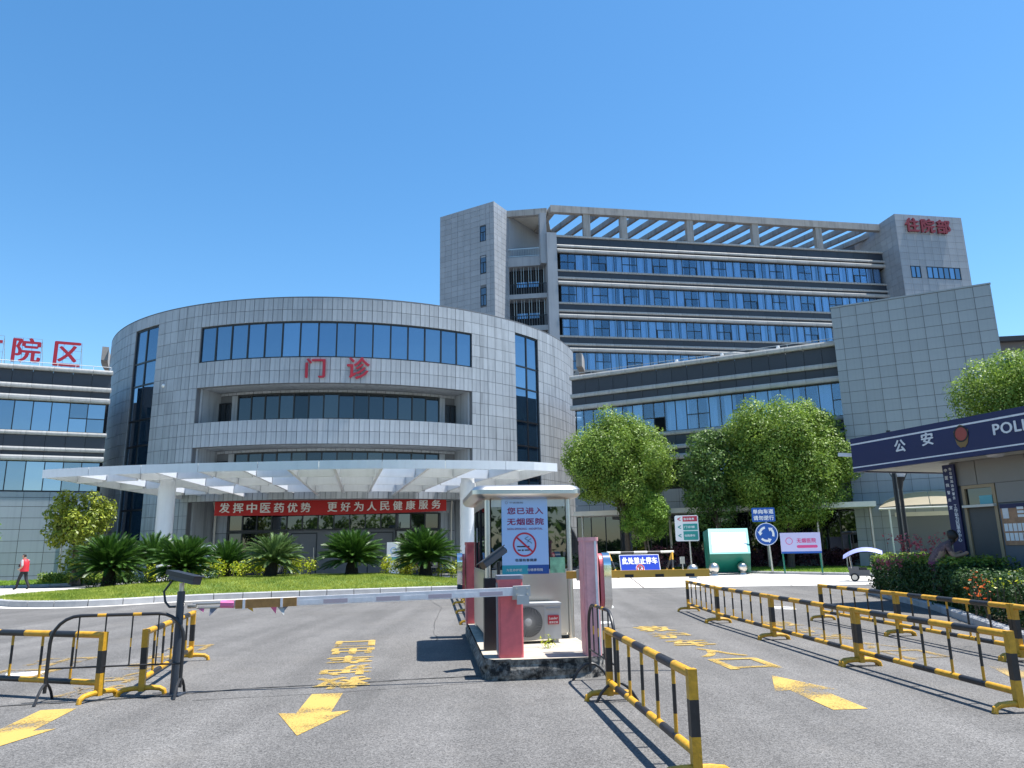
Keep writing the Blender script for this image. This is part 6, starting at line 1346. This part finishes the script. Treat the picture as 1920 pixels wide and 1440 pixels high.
for px, py, Y, mn, lab in ((1845, 1095, 11.9, 'flower_orange', 'orange flowers on tall stems in the dark hedge'), (1815, 1105, 12.3, 'flower_orange', 'red-orange flowers left of the tall orange ones'), (1878, 1095, 11.4, 'leaf_gold', 'light green leaves beside the orange flowers'), (1905, 1090, 10.9, 'leaf_gold', 'pale leaves at the right picture edge'), (1860, 1112, 11.6, 'flower_orange', 'low red flowers near the barrier top rail')):
    c = AT(px, py, Y); spray('bed_flowers', (c.x, c.y, c.z-.05), 2, 1, mn, lab, (.11, .1), .12, .05)
# weed growing at the island
q = FG @ Vector((.2, .92, .25)); shrub('weed', [(q.x+random.gauss(0, .07), q.y+random.gauss(0, .05), q.z+random.uniform(.02, .14), .05) for _ in range(9)], 2400, .05, 'leaf_gold', 'little weed sprouting in front of the air conditioner', 'weeds', 'weed', base=.25, asp=.3, sr=.004)
# unseen roadside trees behind the viewer, added to darken reflections in the glass
P_, N_2 = shell([(random.uniform(-80, 80), -34+random.uniform(-3, 3), random.uniform(1, 6.5), random.uniform(1.6, 3)) for _ in range(170)], 22); V, F = leafquads(P_, N_2, .9, .7)
stuff(arrays('reflection_wood', V, F, 'leaf_camphor'), 'unseen line of roadside trees added to darken reflections in the kiosk and entrance glass', 'wood')
# ================================================================== PEOPLE
def figure(frame, name, label, J, edges, radii, paint, mats, heads):
    """one continuous skinned body; paint(co)->material index"""
    me = bpy.data.meshes.new('body'); me.from_pydata([J[k] for k in J], [], []); keys = list(J); idx = {k: i for i, k in enumerate(keys)}
    me = bpy.data.meshes.new('body'); me.from_pydata([tuple(J[k]) for k in keys], [(idx[a], idx[b]) for a, b in edges], [])
    o = bpy.data.objects.new('body', me); COL.objects.link(o); md = o.modifiers.new('s', 'SKIN'); md.use_smooth_shade = True
    for k in keys:
        r_ = radii[k]; me.skin_vertices[0].data[idx[k]].radius = r_ if isinstance(r_, tuple) else (r_, r_)
    me.skin_vertices[0].data[idx['pelvis']].use_root = True
    sb = o.modifiers.new('d', 'SUBSURF'); sb.levels = 2; sb.render_levels = 2
    dg = bpy.context.evaluated_depsgraph_get(); nm = bpy.data.meshes.new_from_object(o.evaluated_get(dg)); bpy.data.objects.remove(o)
    for x in mats: nm.materials.append(M[x])
    for p_ in nm.polygons: p_.material_index = paint(p_.center); p_.use_smooth = True
    t = thing(name, frame, label, 'person'); ob('body', nm, t); return t
# walker with red vest, in profile, walking to the left while looking at a phone (local -x is forward)
J = dict(pelvis=(0, 0, .95), waist=(0, 0, 1.1), chest=(-.02, 0, 1.32), neck=(-.03, 0, 1.5), head0=(-.07, 0, 1.58), head1=(-.09, 0, 1.68), head2=(-.06, 0, 1.76),
 hipL=(0, -.1, .92), kneeL=(-.16, -.1, .52), ankL=(-.25, -.1, .1), toeL=(-.42, -.1, .045), hipR=(0, .1, .92), kneeR=(.08, .1, .5), ankR=(.27, .1, .12), toeR=(.13, .1, .04),
 shL=(-.02, -.2, 1.42), elL=(.05, -.25, 1.14), wrL=(-.14, -.2, 1.0), haL=(-.22, -.19, 1.02), shR=(-.02, .2, 1.42), elR=(-.04, .24, 1.14), wrR=(-.27, .18, 1.1), haR=(-.35, .16, 1.13))
Ed = [('pelvis', 'waist'), ('waist', 'chest'), ('chest', 'neck'), ('neck', 'head0'), ('head0', 'head1'), ('head1', 'head2'), ('chest', 'shL'), ('shL', 'elL'), ('elL', 'wrL'), ('wrL', 'haL'), ('chest', 'shR'), ('shR', 'elR'), ('elR', 'wrR'), ('wrR', 'haR')]+[(a_+s, b_+s) for s in 'LR' for a_, b_ in (('hip', 'knee'), ('knee', 'ank'), ('ank', 'toe'))]+[('pelvis', 'hipL'), ('pelvis', 'hipR')]
Rd = dict(pelvis=(.16, .13), waist=(.15, .12), chest=(.17, .13), neck=.06, head0=(.085, .085), head1=(.1, .095), head2=(.075, .07), **{a_+s: r_ for s in 'LR' for a_, r_ in (('hip', .1), ('knee', .075), ('ank', .055), ('toe', .04), ('sh', .075), ('el', .055), ('wr', .04), ('ha', .045))})
def paintw(c):
    if c.z > 1.52: return 3 if (c.z > 1.69 or (c.x > -.06 and c.z > 1.6)) else 0
    if c.z < .1: return 4
    if c.z < .98 and abs(c.y) < .2 and not (c.x < -.08 and c.z > .9): return 2
    if abs(c.y) > .19 or (c.x < -.2 and c.z > .9): return 0 if (c.z < 1.17) else 1
    return 5
q = G(41, 1107); wk_ = figure(FR(q.x, q.y, .016, R(-4)), 'person', 'person in red vest and black trousers walking left with a phone', J, Ed, Rd, paintw, ['skin', 'shirt_grey', 'trousers_black', 'hair', 'shoe', 'vest_red'], None)
mb = MB(); n = 14
for z, rx, ry, cx in ((.9, .2, .19, 0), (1.05, .19, .19, 0), (1.2, .2, .2, -.01), (1.36, .2, .2, -.02), (1.46, .13, .17, -.02), (1.5, .09, .1, -.025)):
    for i in range(n): a = 2*PI*i/n; mb.v.append((cx+rx*math.cos(a), ry*math.sin(a), z))
for r_ in range(5):
    for i in range(n): mb.f.append((r_*n+i, r_*n+(i+1) % n, (r_+1)*n+(i+1) % n, (r_+1)*n+i)); mb.m.append(0)
mb.build('vest', 'vest_red', wk_, smooth=True)
MB().lathe([(.012, 0), (.02, .012), (.0, .03)], n=8, T=Matrix.Translation((-.19, 0, 1.645)) @ Matrix.Rotation(-PI/2, 4, 'Y')).build('nose', 'skin', wk_)
for s in (-1, 1): MB().lathe([(0, .012), (.02, .008), (.028, 0)], n=8, T=Matrix.Translation((-.07, s*.1, 1.65)) @ Matrix.Rotation(-s*PI/2, 4, 'X')).build('ear', 'skin', wk_)
tag(MB().box(-.43, -.37, .12, .2, 1.12, 1.26, T=FR(q.x, q.y, .016, R(-4)) @ Matrix.Identity(4)).build('phone', 'black_plastic'), 'small black phone in the hand of the walking person', 'phone')
# person bending beside the booth, only the upper body above the hedge, facing right (+x forward)
J2 = dict(pelvis=(-.18, 0, .92), waist=(-.1, 0, 1.06), chest=(.08, 0, 1.24), neck=(.2, 0, 1.36), head0=(.27, 0, 1.42), head1=(.31, 0, 1.5), head2=(.28, 0, 1.58),
 hipL=(-.2, -.1, .9), kneeL=(-.1, -.1, .48), ankL=(-.16, -.1, .1), toeL=(-.02, -.1, .04), hipR=(-.2, .1, .9), kneeR=(-.06, .1, .48), ankR=(-.12, .1, .1), toeR=(.02, .1, .04),
 shL=(.08, -.19, 1.3), elL=(.16, -.26, 1.04), wrL=(.4, -.2, 1.1), haL=(.49, -.18, 1.14), shR=(.1, .19, 1.3), elR=(.2, .24, 1.04), wrR=(.42, .2, 1.12), haR=(.5, .18, 1.15))
Rd2 = dict(Rd); Rd2.update(head1=(.115, .11), head2=(.1, .095), chest=(.17, .15), waist=(.16, .14), pelvis=(.19, .16))
def paintb(c):
    if c.z > 1.36 and c.x > .18: return 3 if (c.z > 1.5 or c.x < .3) else 0
    if c.z < .1: return 4
    if c.z < .95 and abs(c.y) < .24 and c.x < .12: return 2
    if abs(c.y) > .16 and c.z < 1.16: return 0
    return 1
q = AT(1766, 1040, 18.5); bp_ = figure(FR(q.x, q.y, .12, R(-12)) @ Matrix.Scale(1.08, 4), 'person', 'person in patterned blouse with dark hair bending behind the hedge', J2, Ed, Rd2, paintb, ['skin', 'blouse', 'skirt_purple', 'hair', 'shoe'], None)
mb = MB(); mb.lathe([(.0, .12), (.06, .105), (.1, .05), (.115, -.02), (.105, -.08), (.07, -.11)], n=14, T=Matrix.Translation((.27, 0, 1.53)) @ Matrix.Rotation(R(-22), 4, 'Y')); mb.build('hair', 'hair', bp_, smooth=True)
# ------------------------------------------------------------------ covered tricycle
q = G(1622, 1090); t = thing('covered_tricycle', FR(q.x, q.y, .016, R(152)) @ Matrix.Scale(.66, 4), 'small tricycle under a lilac rain canopy beside the hedge', 'tricycle')
def wheel(x, y): 
    T = Matrix.Translation((x, y, .24)) @ Matrix.Rotation(PI/2, 4, 'X'); w_ = MB().lathe([(.17, -.05), (.24, -.045), (.25, 0), (.24, .045), (.17, .05)], n=20, T=T).build('wheel', 'tyre', t, smooth=True); MB().lathe([(0, -.03), (.17, -.03), (.17, .03), (0, .03)], n=16, T=T).build('rim', 'steel', w_)
wheel(-.85, 0); wheel(.55, -.38); wheel(.55, .38)
MB().box(-.35, .85, -.36, .36, .32, .7).box(.25, .9, -.4, .4, .7, .9).build('cargo_body', 'vehicle_grey', t); MB().box(-.2, .3, -.3, .3, .72, .84).build('seat', 'black_plastic', t)
MB().tube([(-.85, 0, .24), (-.78, 0, .7), (-.62, 0, 1.15)], .04, 8).build('fork', 'dark_steel', t); MB().box(-.9, -.6, -.2, .2, .55, 1.1, T=Matrix.Rotation(R(8), 4, 'Y')).build('leg_shield', 'clear_sheet', t); MB().tube([(-.55, -.36, 1.12), (-.6, 0, 1.14), (-.55, .36, 1.12)], .02, 6).build('handlebar', 'black_paint', t)
mb = MB(); nx, ny = 8, 6
for i in range(nx+1):
    for j in range(ny+1):
        u, v = i/nx*2-1, j/ny*2-1; mb.v.append((-.05+u*1.15, v*.62, 2.1-.34*u*u-.25*v*v-.12*u))
for i in range(nx):
    for j in range(ny): a = i*(ny+1)+j; mb.f.append((a, a+1, a+ny+2, a+ny+1)); mb.m.append(0)
mb.build('rain_canopy', 'umbrella', t, smooth=True)
for x in (-.85, .75):
    for y in (-.5, .5): MB().tube([(x*.9, y*.8, .8), (x, y, 1.82)], .016, 6).build('canopy_pole', 'steel', t)
MB().quad((-1.05, -.5, 1.75), (-1.05, .5, 1.75), (-.75, .4, .95), (-.75, -.4, .95)).build('windscreen', 'glass_clear', t); MB().quad((.9, -.5, 1.7), (.9, .5, 1.7), (.92, .42, .9), (.92, -.42, .9)).build('rear_screen', 'clear_sheet', t)
bpy.data.objects.remove(_to); bpy.data.curves.remove(_tc)
